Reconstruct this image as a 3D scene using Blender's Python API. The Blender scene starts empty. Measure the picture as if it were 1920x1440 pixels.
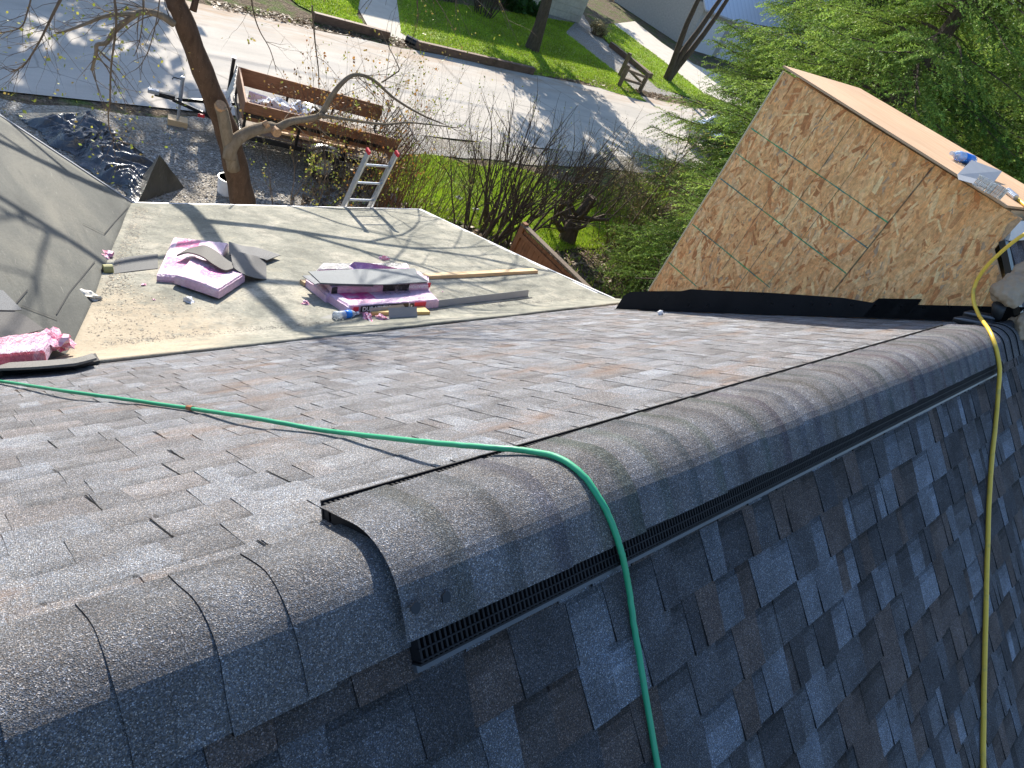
import bpy, math, random
import numpy as np
from mathutils import Vector, Matrix, noise
random.seed(7); RS = np.random.RandomState(5)
scn = bpy.context.scene
COL = scn.collection
# ------------------------------------------------------------------ camera
YAW, PITCH, ROLL, FPX = math.radians(34.9396), math.radians(34.7993), math.radians(27.8452), 1337.01
_f = Vector((math.cos(PITCH)*math.cos(YAW), math.cos(PITCH)*math.sin(YAW), -math.sin(PITCH)))
_r = Vector((math.sin(YAW), -math.cos(YAW), 0)); _d = _f.cross(_r)
_c, _s = math.cos(ROLL), math.sin(ROLL)
RT = _c*_r-_s*_d; DN = _s*_r+_c*_d; FW = _f
CAMZ = 7.0
cam_d = bpy.data.cameras.new('camera'); cam = bpy.data.objects.new('camera', cam_d); COL.objects.link(cam)
cam_d.sensor_width = 36; cam_d.lens = FPX/1920*36; cam_d.clip_start = .05; cam_d.clip_end = 1500
cam.matrix_world = Matrix(((RT.x, -DN.x, -FW.x, 0), (RT.y, -DN.y, -FW.y, 0), (RT.z, -DN.z, -FW.z, CAMZ), (0, 0, 0, 1)))
scn.camera = cam
# ------------------------------------------------------------------ light
EL, AZ = math.radians(28), math.radians(68)       # sun height; azimuth from +X towards +Y
SUN = Vector((math.cos(EL)*math.cos(AZ), math.cos(EL)*math.sin(AZ), math.sin(EL)))
w = bpy.data.worlds.new('World'); scn.world = w; w.use_nodes = True
nt = w.node_tree; bg = nt.nodes['Background']; sky = nt.nodes.new('ShaderNodeTexSky')
sky.sky_type = 'NISHITA'; sky.sun_disc = False; sky.sun_elevation = EL; sky.sun_rotation = math.pi/2-AZ
nt.links.new(sky.outputs[0], bg.inputs[0]); bg.inputs[1].default_value = 0.15; sky.ozone_density = 4
sl = bpy.data.lights.new('sun', 'SUN'); sl.energy = 5; sl.angle = math.radians(.5); sl.color = (1, .93, .82)
so = bpy.data.objects.new('sun', sl); COL.objects.link(so); so.rotation_euler = SUN.to_track_quat('Z', 'Y').to_euler()
scn.view_settings.view_transform = 'Standard'; scn.view_settings.look = 'None'
scn.view_settings.exposure = .9; scn.view_settings.gamma = 1
scn.render.engine = 'CYCLES'

# ------------------------------------------------------------------ helpers
V = Vector
def ray(px, py): return (RT*((px-960)/FPX)+DN*((py-720)/FPX)+FW)
def PX(px, py, x): d = ray(px, py); return V((0, 0, CAMZ))+d*(x/d.x)
def PY(px, py, y): d = ray(px, py); return V((0, 0, CAMZ))+d*(y/d.y)
def PZ(px, py, z=0.): d = ray(px, py); return V((0, 0, CAMZ))+d*((z-CAMZ)/d.z)
def PN(px, py, n, p0): d = ray(px, py); o = V((0, 0, CAMZ)); return o+d*((p0-o).dot(n)/d.dot(n))
def rnd(a, b): return random.uniform(a, b)
def tag(o, label=None, cat=None, group=None, kind=None):
    if label: o['label'] = label
    if cat: o['category'] = cat
    if group: o['group'] = group
    if kind: o['kind'] = kind
    return o
def thing(name, label, cat, loc=(0, 0, 0), rz=0, group=None):
    o = bpy.data.objects.new(name, None); COL.objects.link(o); o.location = loc; o.rotation_euler = (0, 0, rz)
    o.empty_display_size = .1
    return tag(o, label, cat, group)
def dup(root, loc, rz, label, scale=1):
    r = root.copy(); COL.objects.link(r); r.location = loc; r.rotation_euler = (0, 0, rz); r.scale = (scale,)*3; r['label'] = label
    for ch in list(root.children):
        c = ch.copy(); COL.objects.link(c); c.parent = r
    return r

class MB:
    def __init__(s): s.v = []; s.f = []; s.c = []; s.m = []; s.uv = {}
    def add(s, vs, fs, col=(1, 1, 1), mi=0):
        b = len(s.v); s.v += [tuple(x) for x in vs]
        for f in fs: s.f.append(tuple(b+i for i in f)); s.c.append(col); s.m.append(mi)
        return s
    def box(s, c, size, rot=None, col=(1, 1, 1), mi=0, taper=1, bev=0):
        hx, hy, hz = size[0]/2, size[1]/2, size[2]/2
        R = rot if rot is not None else Matrix.Identity(3); c = V(c)
        if bev <= 0:
            vs = [c+R@V((x*hx*(taper if z > 0 else 1), y*hy*(taper if z > 0 else 1), z*hz)) for z in (-1, 1) for y in (-1, 1) for x in (-1, 1)]
            return s.add(vs, [(0, 2, 3, 1), (4, 5, 7, 6), (0, 1, 5, 4), (2, 6, 7, 3), (0, 4, 6, 2), (1, 3, 7, 5)], col, mi)
        vs = []; b = bev
        for z in (-1, 1):
            for y in (-1, 1):
                for x in (-1, 1):
                    for k in range(3):
                        p = [x*(hx-b), y*(hy-b), z*(hz-b)]; p[k] += (x, y, z)[k]*b; vs.append(c+R@V(p))
        def id_(x, y, z, k): return ((z*2+y)*2+x)*3+k
        fs = []
        for k in range(3):
            for sgn in (0, 1):
                q = [];
                for a, bb in ((0, 0), (1, 0), (1, 1), (0, 1)):
                    co = [0, 0, 0]; co[k] = sgn; co[(k+1) % 3] = a; co[(k+2) % 3] = bb; q.append(id_(*co, k))
                fs.append(tuple(q if sgn else q[::-1]))
        for k in range(3):                      # edges parallel to axis k
            i, j = (k+1) % 3, (k+2) % 3
            for a in (0, 1):
                for bb in (0, 1):
                    c0 = [0, 0, 0]; c0[i] = a; c0[j] = bb; c1 = list(c0); c1[k] = 1
                    q = (id_(*c0, i), id_(*c1, i), id_(*c1, j), id_(*c0, j)); fs.append(q if (a ^ bb) else q[::-1])
        for z in (0, 1):
            for y in (0, 1):
                for x in (0, 1):
                    q = (id_(x, y, z, 0), id_(x, y, z, 1), id_(x, y, z, 2)); fs.append(q if (x+y+z) % 2 else q[::-1])
        return s.add(vs, fs, col, mi)
    def tube(s, pts, rad, n=6, col=(1, 1, 1), mi=0, cap=True):
        pts = [V(p) for p in pts]; m = len(pts)
        if not hasattr(rad, '__len__'): rad = [rad]*m
        t0 = (pts[1]-pts[0]).normalized(); u = t0.orthogonal().normalized(); vs = []
        for i, p in enumerate(pts):
            t = (pts[min(i+1, m-1)]-pts[max(i-1, 0)]).normalized()
            u = (u-t*u.dot(t)); u = u.normalized() if u.length > 1e-6 else t.orthogonal().normalized(); w_ = t.cross(u)
            for k in range(n):
                a = 2*math.pi*k/n; vs.append(p+(u*math.cos(a)+w_*math.sin(a))*rad[i])
        fs = [(i*n+k, i*n+(k+1) % n, (i+1)*n+(k+1) % n, (i+1)*n+k) for i in range(m-1) for k in range(n)]
        if cap: fs += [tuple(range(n))[::-1], tuple((m-1)*n+k for k in range(n))]
        return s.add(vs, fs, col, mi)
    def grid(s, fn, nu, nv, col=(1, 1, 1), mi=0, colfn=None):
        b = len(s.v); s.v += [tuple(fn(i/nu, j/nv)) for j in range(nv+1) for i in range(nu+1)]
        for j in range(nv):
            for i in range(nu):
                a = b+j*(nu+1)+i; s.f.append((a, a+1, a+nu+2, a+nu+1)); s.c.append(colfn(i/nu, j/nv) if colfn else col); s.m.append(mi)
        return s
    def prism(s, poly, up, col=(1, 1, 1), mi=0, top_mi=None):
        n = len(poly); up = V(up); vs = [V(p) for p in poly]+[V(p)+up for p in poly]
        s.add(vs, [tuple(range(n))[::-1]]+[(i, (i+1) % n, n+(i+1) % n, n+i) for i in range(n)], col, mi)
        b = len(s.v)-2*n; s.f.append(tuple(b+n+i for i in range(n))); s.c.append(col); s.m.append(mi if top_mi is None else top_mi)
        return s
    def build(s, name, mats, parent=None, smooth=False, sub=0):
        me = bpy.data.meshes.new(name); me.from_pydata(s.v, [], s.f)
        if not isinstance(mats, (list, tuple)): mats = [mats]
        for m in mats: me.materials.append(m)
        me.polygons.foreach_set('material_index', s.m)
        ca = me.color_attributes.new('Col', 'FLOAT_COLOR', 'CORNER')
        lt = np.empty(len(me.polygons), 'i'); me.polygons.foreach_get('loop_total', lt)
        c = np.array([tuple(x)+(1,)*(4-len(x)) for x in s.c], 'f') if s.c else np.ones((0, 4), 'f')
        ca.data.foreach_set('color', np.repeat(c, lt, axis=0).ravel())
        if smooth: me.polygons.foreach_set('use_smooth', [True]*len(me.polygons))
        me.update(); o = bpy.data.objects.new(name, me); COL.objects.link(o)
        if parent is not None: o.parent = parent
        if sub:
            md = o.modifiers.new('s', 'SUBSURF'); md.levels = md.render_levels = sub
        return o
def flat_np(name, Q, C, mat, parent=None, nrm=None):
    """Q (n,k,3) polygons, C (n,3) colours"""
    n, k, _ = Q.shape; me = bpy.data.meshes.new(name); me.vertices.add(n*k); me.vertices.foreach_set('co', Q.astype('f').ravel())
    me.loops.add(n*k); me.loops.foreach_set('vertex_index', np.arange(n*k, dtype='i'))
    me.polygons.add(n); me.polygons.foreach_set('loop_start', np.arange(0, n*k, k, dtype='i')); me.polygons.foreach_set('loop_total', np.full(n, k, 'i'))
    me.materials.append(mat); me.update(calc_edges=True)
    ca = me.color_attributes.new('Col', 'FLOAT_COLOR', 'CORNER')
    c = np.repeat(np.concatenate([C, np.ones((n, 1))], 1), k, axis=0).astype('f'); ca.data.foreach_set('color', c.ravel())
    o = bpy.data.objects.new(name, me); COL.objects.link(o)
    if parent is not None: o.parent = parent
    return o

# ------------------------------------------------------------------ materials
class M:
    def __init__(s, name):
        s.m = bpy.data.materials.new(name); s.m.use_nodes = True; s.t = s.m.node_tree; s.b = s.t.nodes['Principled BSDF']
        s.geo = s.n('NewGeometry') if False else s.n('ShaderNodeTexCoord')
    def n(s, ty, **kw):
        o = s.t.nodes.new(ty)
        for k, v in kw.items(): setattr(o, k, v)
        return o
    def l(s, a, b): s.t.links.new(a, b)
    def co(s, scale=(1, 1, 1), rot=(0, 0, 0), src=None):
        mp = s.n('ShaderNodeMapping'); mp.inputs['Scale'].default_value = scale; mp.inputs['Rotation'].default_value = rot
        s.l(src or s.geo.outputs['Object'], mp.inputs[0]); return mp.outputs[0]
    def noise(s, scale, detail=4, rough=.5, co=None, col=False, dist=0):
        o = s.n('ShaderNodeTexNoise'); o.inputs['Scale'].default_value = scale; o.inputs['Detail'].default_value = detail
        o.inputs['Roughness'].default_value = rough; o.inputs['Distortion'].default_value = dist
        s.l(co or s.geo.outputs['Object'], o.inputs['Vector']); return o.outputs['Color' if col else 0]
    def voro(s, scale, co=None, out='Color', feat='F1', rnd_=1):
        o = s.n('ShaderNodeTexVoronoi', feature=feat); o.inputs['Scale'].default_value = scale; o.inputs['Randomness'].default_value = rnd_
        s.l(co or s.geo.outputs['Object'], o.inputs['Vector']); return o.outputs[out]
    def ramp(s, fac, stops):
        r = s.n('ShaderNodeValToRGB'); e = r.color_ramp.elements
        while len(e) < len(stops): e.new(.5)
        for i, (p, c) in enumerate(stops): e[i].position = p; e[i].color = (tuple(c) if hasattr(c, '__len__') else (c, c, c))+(1,)
        s.l(fac, r.inputs[0]); return r.outputs[0]
    def mix(s, fac, a, b, mode='MIX'):
        o = s.n('ShaderNodeMix', data_type='RGBA', blend_type=mode)
        for v, i in ((fac, 0), (a, 6), (b, 7)):
            if hasattr(v, 'node'): s.l(v, o.inputs[i])
            else: o.inputs[i].default_value = v if i == 0 else (tuple(v) if hasattr(v, '__len__') else (v, v, v))+(1,)
        return o.outputs[2]
    def math(s, op, a, b=0.):
        o = s.n('ShaderNodeMath', operation=op)
        for v, i in ((a, 0), (b, 1)):
            if hasattr(v, 'node'): s.l(v, o.inputs[i])
            else: o.inputs[i].default_value = v
        return o.outputs[0]
    def attr(s, nm='Col'): o = s.n('ShaderNodeAttribute', attribute_name=nm); return o.outputs['Color']
    def sep(s, v): o = s.n('ShaderNodeSeparateXYZ'); s.l(v, o.inputs[0]); return o.outputs
    def bump(s, h, strength=.5, dist=.01):
        o = s.n('ShaderNodeBump'); o.inputs['Strength'].default_value = strength; o.inputs['Distance'].default_value = dist
        s.l(h, o.inputs['Height']); s.l(o.outputs[0], s.b.inputs['Normal'])
    def out(s, col=None, rough=.8, metal=0, spec=.5, **kw):
        b = s.b
        if col is not None:
            if hasattr(col, 'node'): s.l(col, b.inputs['Base Color'])
            else: b.inputs['Base Color'].default_value = tuple(col)+(1,)
        if hasattr(rough, 'node'): s.l(rough, b.inputs['Roughness'])
        else: b.inputs['Roughness'].default_value = rough
        b.inputs['Metallic'].default_value = metal; b.inputs['Specular IOR Level'].default_value = spec
        for k, v in kw.items(): b.inputs[k].default_value = v
        return s.m
def mat_granule(name, stain=False):
    m = M(name); c = m.attr()
    g = m.sep(m.voro(590, out='Color'))[0]
    g2 = m.noise(260, 2, .6)
    k = m.ramp(g, [(0, .42), (.45, .76), (.8, 1.12), (.93, 1.8), (1, 3.0)])
    c = m.mix(1, c, k, 'MULTIPLY')
    tint = m.ramp(m.sep(m.voro(590, out='Color'))[1], [(0, (.8, .9, 1.1)), (.5, (1, 1, 1)), (1, (1.25, 1.02, .82))])
    c = m.mix(.8, c, tint, 'MULTIPLY')
    c = m.mix(1, c, m.ramp(m.noise(7, 5, .65), [(.3, .8), (.7, 1.18)]), 'MULTIPLY')
    pat = m.noise(8.5, 2, .5, co=m.co((1, .9, .9)), dist=.1); c = m.mix(.5 if not stain else .3, c, m.ramp(pat, [(.40, (.78, .76, .76)), (.47, (.95, .95, .95)), (.53, (1.0, 1.0, 1.0)), (.60, (1.22, 1.27, 1.34))]), 'MULTIPLY')
    c = m.mix(.6, c, m.ramp(g2, [(.3, .7), (.7, 1.3)]), 'MULTIPLY')
    if stain:      # orange-brown dust left on the sunny slope
        s1 = m.ramp(m.noise(2.3, 6, .7, co=m.co((.6, 1.6, 1.6))), [(.56, 0.), (.72, .6)])
        c = m.mix(s1, c, (.34, .21, .135))
    m.bump(m.math('ADD', m.voro(590, out='Distance'), g2), 1.0, .004)
    return m.out(c, .92, spec=.25)
def mat_simple(name, col, rough=.6, metal=0, var=.15, vs=8, bump=0, bs=60, attr=False, spec=.5, **kw):
    m = M(name); c = m.attr() if attr else None
    n_ = m.ramp(m.noise(vs, 5, .6), [(.3, 1-var), (.7, 1+var)])
    c = m.mix(1, c if attr else tuple(col), n_, 'MULTIPLY')
    if bump: m.bump(m.noise(bs, 4, .6), bump, .01)
    return m.out(c, rough, metal, spec, **kw)

MT = {}
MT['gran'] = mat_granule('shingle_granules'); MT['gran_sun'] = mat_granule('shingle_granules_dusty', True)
m = M('membrane_flat')
n1 = m.noise(1.7, 8, .62, dist=.6); n2 = m.noise(6, 8, .7, dist=.4); n3 = m.noise(45, 5, .7)
c = m.ramp(n1, [(.3, (.15, .15, .12)), (.5, (.24, .235, .19)), (.68, (.36, .335, .27))])
c = m.mix(m.ramp(n2, [(.48, 0.), (.62, .7)]), c, (.13, .13, .105)); c = m.mix(m.ramp(n2, [(.3, .35), (.45, 0.)]), c, (.46, .40, .28))
c = m.mix(.5, c, m.ramp(n3, [(.35, .6), (.6, 1.25)]), 'MULTIPLY')
sx = m.sep(m.geo.outputs['Object'])                 # sawdust and grit collecting in the low corner by the valley
dust = m.math('SUBTRACT', 1.0, m.math('MULTIPLY', m.math('ADD', m.math('ABSOLUTE', m.math('SUBTRACT', sx[0], 1.25)), m.math('MULTIPLY', m.math('ABSOLUTE', m.math('SUBTRACT', sx[1], 3.95)), .7)), .9))
dust = m.math('MULTIPLY', m.math('MAXIMUM', dust, 0.), m.ramp(m.noise(9, 6, .7), [(.35, .2), (.6, 1.6)]))
c = m.mix(m.math('MINIMUM', dust, .55), c, (.47, .37, .25))
spk = m.ramp(m.noise(120, 3, .7), [(.60, 0.), (.68, .8)]); c = m.mix(m.math('MULTIPLY', spk, m.ramp(m.noise(3.1, 4), [(.42, .1), (.6, 1.)])), c, (.10, .085, .06))
m.bump(m.math('ADD', m.noise(30, 6, .7), m.math('MULTIPLY', n1, .8)), .35, .02); MT['memb'] = m.out(c, .85, spec=.3)
m = M('membrane_slope')
n1 = m.noise(1.3, 8, .6, co=m.co((1, .55, 1), (0, 0, .5)), dist=.7); n2 = m.noise(9, 7, .7, co=m.co((1, .3, 1), (0, 0, .4)))
c = m.ramp(n1, [(.3, (.066, .069, .063)), (.52, (.11, .112, .098)), (.72, (.185, .178, .145))])
c = m.mix(m.ramp(n2, [(.55, 0.), (.72, .5)]), c, (.06, .06, .055)); c = m.mix(m.ramp(m.noise(28, 6, .75, co=m.co((1, .2, 1), (0, 0, .4))), [(.62, 0.), (.72, .6)]), c, (.33, .32, .27))
c = m.mix(.4, c, m.ramp(m.noise(70, 4, .7), [(.35, .6), (.65, 1.3)]), 'MULTIPLY')
m.bump(m.noise(30, 6, .7), .3, .01); MT['memb2'] = m.out(c, .8, spec=.35)
MT['black'] = mat_simple('black_plastic', (.012, .013, .016), .45, var=.3, bump=.1)
MT['vent'] = mat_simple('vent_plastic', (.012, .012, .014), .6, var=.3, spec=.2)
MT['lip'] = mat_simple('vent_lip_plastic', (.075, .08, .09), .35, var=.15)
MT['flash'] = mat_simple('black_underlay', (.009, .010, .012), .7, var=.2, vs=5, bump=.15, bs=30, spec=.2)
MT['nail'] = mat_simple('nail_head', (.75, .74, .70), .35, .3)
MT['attr'] = mat_simple('painted', (1, 1, 1), .7, var=.12, attr=True)
MT['flake'] = None
m = M('wood_strands'); c = m.attr(); c = m.mix(1, c, m.ramp(m.noise(35, 5, .7), [(.3, .72), (.7, 1.2)]), 'MULTIPLY')
c = m.mix(.5, c, m.ramp(m.noise(160, 3, .6, co=m.co((1, 1, .25))), [(.35, .65), (.65, 1.25)]), 'MULTIPLY')
m.bump(m.noise(90, 4, .7), .35, .005); MT['flake'] = m.out(c, .6, spec=.4)
m = M('plywood'); n1 = m.noise(3, 6, .6, co=m.co((14, .9, 14)), dist=.5)
c = m.ramp(n1, [(.3, (.50, .30, .16)), (.5, (.58, .37, .21)), (.7, (.65, .44, .27))]); c = m.mix(.4, c, m.ramp(m.noise(1.6, 5), [(.35, .8), (.65, 1.15)]), 'MULTIPLY')
MT['ply'] = m.out(c, .62, spec=.3)
m = M('plywood_edge'); c = m.ramp(m.math('FRACT', m.math('MULTIPLY', m.sep(m.geo.outputs['Object'])[2], 180.)), [(.2, (.35, .20, .10)), (.6, (.62, .42, .25))])
MT['plyedge'] = m.out(c, .7)
def mat_wood(name, a, b, sc=(1, 14, 14)):
    m = M(name); c = m.ramp(m.noise(4, 6, .65, co=m.co(sc), dist=.6), [(.3, a), (.7, b)])
    c = m.mix(.35, c, m.ramp(m.noise(3, 4), [(.3, .7), (.7, 1.25)]), 'MULTIPLY'); c = m.mix(m.ramp(m.noise(2.2, 6, .7), [(.52, 0.), (.68, .55)]), c, tuple(x*.35 for x in a)) if name in ('trailer_boards', 'cedar_boards', 'landscape_timber') else c; m.bump(m.noise(8, 5, .7, co=m.co(sc)), .2, .005); return m.out(c, .7, spec=.3)
MT['lumber'] = mat_wood('pine_lumber', (.50, .33, .17), (.68, .49, .28))
MT['yellow_lumber'] = mat_wood('yellow_pine', (.58, .36, .13), (.72, .50, .22))
MT['sidewood'] = mat_wood('trailer_boards', (.20, .088, .042), (.38, .18, .09), (1.5, 1.5, 14))
MT['cedar'] = mat_wood('cedar_boards', (.20, .075, .030), (.34, .15, .065), (9, 9, .7))
MT['greywood'] = mat_wood('weathered_wood', (.12, .085, .055), (.22, .16, .11), (6, 6, 1))
MT['alu'] = mat_simple('aluminium', (.62, .63, .64), .38, .85, var=.12, vs=20)
MT['steel'] = mat_simple('galvanised', (.55, .57, .60), .35, .7, var=.12, vs=20)
MT['greymetal'] = mat_simple('grey_painted_metal', (.30, .31, .33), .5, .1, var=.06)
MT['whitemetal'] = mat_simple('white_painted_metal', (.62, .61, .60), .4, .0, var=.06)
MT['red'] = mat_simple('red_rubber', (.62, .02, .03), .5)
MT['blackmetal'] = mat_simple('black_paint', (.012, .012, .013), .3, .1, var=.3)
MT['tyre'] = mat_simple('tyre_rubber', (.02, .02, .02), .85)
m = M('green_hose'); c = m.mix(m.ramp(m.noise(30, 6, .75), [(.58, 0.), (.68, .55)]), (.028, .33, .16), (.10, .24, .14)); m.bump(m.noise(50, 4, .6), .25, .003); MT['green_hose'] = m.out(c, m.ramp(m.noise(20, 4), [(.3, .35), (.7, .7)]))
m = M('yellow_hose'); c = m.mix(m.ramp(m.noise(14, 5, .7), [(.55, 0.), (.7, .7)]), (.80, .52, .06), (.42, .32, .08)); MT['yellow_hose'] = m.out(c, .45)
m = M('wrap_film'); c = m.attr(); c = m.mix(m.ramp(m.noise(11, 5, .65), [(.5, 0.), (.64, .4)]), c, (.80, .70, .78)); c = m.mix(.35, c, m.ramp(m.noise(40, 5, .7), [(.3, .6), (.7, 1.3)]), 'MULTIPLY')
m.bump(m.noise(22, 6, .65, dist=1.5), .8, .02); MT['wrap'] = m.out(c, .32, spec=.5)
m = M('shingle_back'); c = m.mix(1, m.attr(), m.ramp(m.noise(300, 2), [(.35, .6), (.65, 1.4)]), 'MULTIPLY'); MT['back'] = m.out(c, .75)
m = M('tarp_plastic'); m.bump(m.noise(7, 6, .6, dist=1.2), .6, .05); MT['tarp'] = m.out(m.ramp(m.noise(3, 4), [(.3, (.014, .015, .019)), (.7, (.055, .06, .07))]), .25, spec=1.0)
m = M('tarp_cover'); m.bump(m.noise(6, 6, .6, dist=1.2), .5, .05); MT['cover'] = m.out(m.ramp(m.noise(4, 5), [(.3, (.045, .042, .035)), (.7, (.085, .078, .06))]), .33, spec=.6)
m = M('clear_plastic'); MT['clear'] = m.out((.82, .87, .92), .12, **{'Transmission Weight': .55, 'IOR': 1.2})
MT['label_blue'] = mat_simple('blue_label', (.02, .22, .75), .35)
MT['white'] = mat_simple('white_plastic', (.75, .75, .76), .4, var=.05)
MT['bark'] = None
def mat_bark(name, a, b, spots=(.35, .31, .22)):
    m = M(name); n_ = m.noise(12, 6, .7, co=m.co((1, 1, .35)), dist=.5); c = m.ramp(n_, [(.3, a), (.7, b)])
    c = m.mix(m.ramp(m.noise(60, 3, .6), [(.66, 0.), (.72, .7)]), c, spots); m.bump(m.math('ADD', n_, m.noise(70, 5, .7)), .7, .02); return m.out(c, .88, spec=.2)
MT['bark'] = mat_bark('maple_bark', (.075, .045, .028), (.155, .095, .06)); MT['limb'] = mat_bark('limb_bark', (.17, .13, .085), (.30, .24, .17))
MT['cutwood'] = mat_simple('cut_wood', (.42, .25, .13), .8, var=.25, vs=30)
MT['twig'] = mat_bark('twig_bark', (.12, .085, .055), (.22, .165, .11)); MT['redtwig'] = mat_bark('red_twig_bark', (.16, .075, .04), (.26, .135, .075))
MT['darkbark'] = mat_bark('dark_bark', (.06, .043, .03), (.13, .095, .068))
def mat_leaf(name, trans=.3, rough=.5):
    m = M(name); c = m.attr(); df = m.n('ShaderNodeBsdfTranslucent'); mx = m.n('ShaderNodeMixShader'); mx.inputs[0].default_value = trans
    m.l(c, df.inputs[0]); m.out(c, rough, spec=.18); m.l(m.b.outputs[0], mx.inputs[1]); m.l(df.outputs[0], mx.inputs[2])
    m.l(mx.outputs[0], m.t.nodes['Material Output'].inputs[0]); return m.m
MT['leaf'] = mat_leaf('leaf'); MT['needle'] = mat_leaf('needles', .25, .65)

# ------------------------------------------------------------------ ground and road
ROADC = [(.44, .40, .345), (.56, .51, .44)]
m = M('gravel'); v1 = m.sep(m.voro(34, out='Color'))[0]; c = m.ramp(v1, [(0, (.13, .12, .105)), (.5, (.30, .275, .235)), (1, (.55, .52, .46))])
c = m.mix(m.ramp(m.noise(.9, 6, .65), [(.42, 0.), (.62, .65)]), c, (.33, .275, .20)); c = m.mix(.5, c, m.ramp(m.noise(14, 6, .7), [(.3, .6), (.7, 1.3)]), 'MULTIPLY')
m.bump(m.voro(34, out='Distance'), 1, .03); MT['gravel'] = m.out(c, .9)
m = M('earth_litter'); n1 = m.noise(1.1, 6, .65); n2 = m.noise(9, 7, .75); c = m.ramp(n2, [(.3, (.06, .042, .028)), (.5, (.16, .12, .082)), (.68, (.30, .235, .17))])
c = m.mix(m.ramp(n1, [(.48, 0.), (.6, .75)]), c, (.10, .16, .03)); c = m.mix(.6, c, m.ramp(m.sep(m.voro(30, out='Color'))[0], [(0, .5), (1, 1.6)]), 'MULTIPLY')
m.bump(m.math('ADD', n2, m.voro(25, out='Distance')), 1, .05); MT['earth'] = m.out(c, .95, spec=.1)
m = M('grass_base'); n2 = m.noise(16, 7, .75); c = m.ramp(n2, [(.3, (.10, .17, .015)), (.5, (.22, .34, .028)), (.7, (.36, .48, .055))])
c = m.mix(m.ramp(m.noise(.8, 6, .7), [(.52, 0.), (.66, .6)]), c, (.21, .20, .07)); m.bump(n2, 1, .06); MT['grass'] = m.out(c, .8, spec=.2)
m = M('asphalt_old'); c = m.ramp(m.noise(1.2, 7, .6, co=m.co((.35, 1.5, 1))), [(.3, ROADC[0]), (.7, ROADC[1])]); c = m.mix(.35, c, m.ramp(m.noise(60, 4, .7), [(.3, .7), (.7, 1.25)]), 'MULTIPLY')
yy = m.sep(m.geo.outputs['Object'])[1]
cr = m.voro(.33, co=m.co((1, 1, 1), src=m.mix(.12, m.geo.outputs['Object'], m.noise(1.5, 5, .6, col=True), 'ADD')), out='Distance', feat='DISTANCE_TO_EDGE'); c = m.mix(m.ramp(cr, [(.002, .5), (.009, 0.)]), c, (.16, .14, .12)); c = m.mix(m.ramp(m.noise(.5, 4, .5, co=m.co((.5, 1, 1))), [(.55, 0.), (.6, .35)]), c, (.36, .34, .31))
c = m.mix(m.math('MULTIPLY', m.ramp(m.math('MULTIPLY', m.math('SUBTRACT', yy, 17.6), .25), [(.45, 0.), (.85, 1.)]), m.ramp(m.noise(1.4, 6, .7, co=m.co((.3, 1.6, 1))), [(.42, 0.), (.6, .75)])), c, (.40, .27, .165))
m.bump(m.noise(80, 4, .7), .4, .01); MT['road'] = m.out(c, .9, spec=.25)
m = M('concrete'); c = m.ramp(m.noise(2, 6, .6), [(.3, (.50, .45, .37)), (.7, (.60, .55, .46))]); MT['conc'] = m.out(c, .9, spec=.2)

mb = MB(); mb.grid(lambda a, b: V((-60+a*460, -60+b*460, -.02+.0*a)), 20, 20)
tag(mb.build('ground', MT['earth']), kind='structure')
def sheet(name, pts, z, mat, kind='structure'):
    mb = MB(); n = len(pts); mb.add([V((p[0], p[1], z)) for p in pts], [tuple(range(n))]); o = mb.build(name, mat); o['kind'] = kind
    return o
def wob(pts, amp=.25, step=.8, seed=0):
    out = []; n = len(pts)
    for i in range(n):
        a = V(pts[i][:2]); b = V(pts[(i+1) % n][:2]); L = (b-a).length; k = max(1, int(L/step))
        if L > 60: k = 12
        for j in range(k):
            p = a.lerp(b, j/k); t = noise.noise(V((p.x*.7, p.y*.7, seed*3.1)))*amp+noise.noise(V((p.x*2.3, p.y*2.3, seed*5.7)))*amp*.5
            nrm = V((-(b-a).y, (b-a).x)).normalized(); out.append((p.x+nrm.x*t, p.y+nrm.y*t))
    return out
sheet('road', [(-60, 14.35), (120, 15.6), (120, 22.1), (35, 21.7), (22.5, 21.55), (-60, 21.2)], .008, MT['road'])
sheet('driveway_gravel', wob([(-12, 6), (6.2, 6), (8.2, 10.6), (9.3, 12.9), (9.6, 14.5), (-12, 14.4)], .35, .7, 1), .002, MT['gravel'])
sheet('roadside_gravel', wob([(9.3, 13.7), (60, 14.6), (60, 15.9), (9.3, 14.75)], .22, .7, 2), .004, MT['gravel'])
g = lambda x, y: PZ(x, y)[:2]
LAWN1 = [g(752, 62), g(790, 88), g(995, 140), (24.6, 21.7), g(1080, 150), g(1145, 172), g(1212, 192), g(1160, 140), g(1060, 62), (33.5, 31.4), (20.5, 28), (18.5, 27)]
sheet('lawn_grass', LAWN1, .014, MT['grass'])
sheet('lawn_grass', wob([g(560, 10), g(600, 30), g(700, 68), g(668, 30), (17.2, 27.5), (12, 27)], .1), .014, MT['grass'])
sheet('driveway_concrete', [g(700, 68), (16.0, 22.0), (16.7, 22.0), g(752, 62), (18.6, 27), (21, 33), (18, 33)], .010, MT['conc'])
sheet('driveway_gravel', wob([g(1040, 60), g(1160, 140), g(1212, 192), (31, 21.9), (36, 21.9), g(1240, 165), g(1140, 82), g(1110, 55), (38, 36), (34, 36)], .2), .006, MT['gravel'])
LAWN2 = [g(1110, 48), g(1145, 85), g(1232, 165), (38, 22.2), (41, 22.2), g(1320, 176), g(1240, 112), g(1150, 45)]
sheet('lawn_grass', LAWN2, .016, MT['grass'])
sheet('driveway_concrete', [g(1150, 45), g(1240, 112), g(1320, 176), (43, 22.2), (60, 22.3), g(1300, 120), g(1240, 80), g(1190, 40)], .012, MT['conc'])
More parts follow.
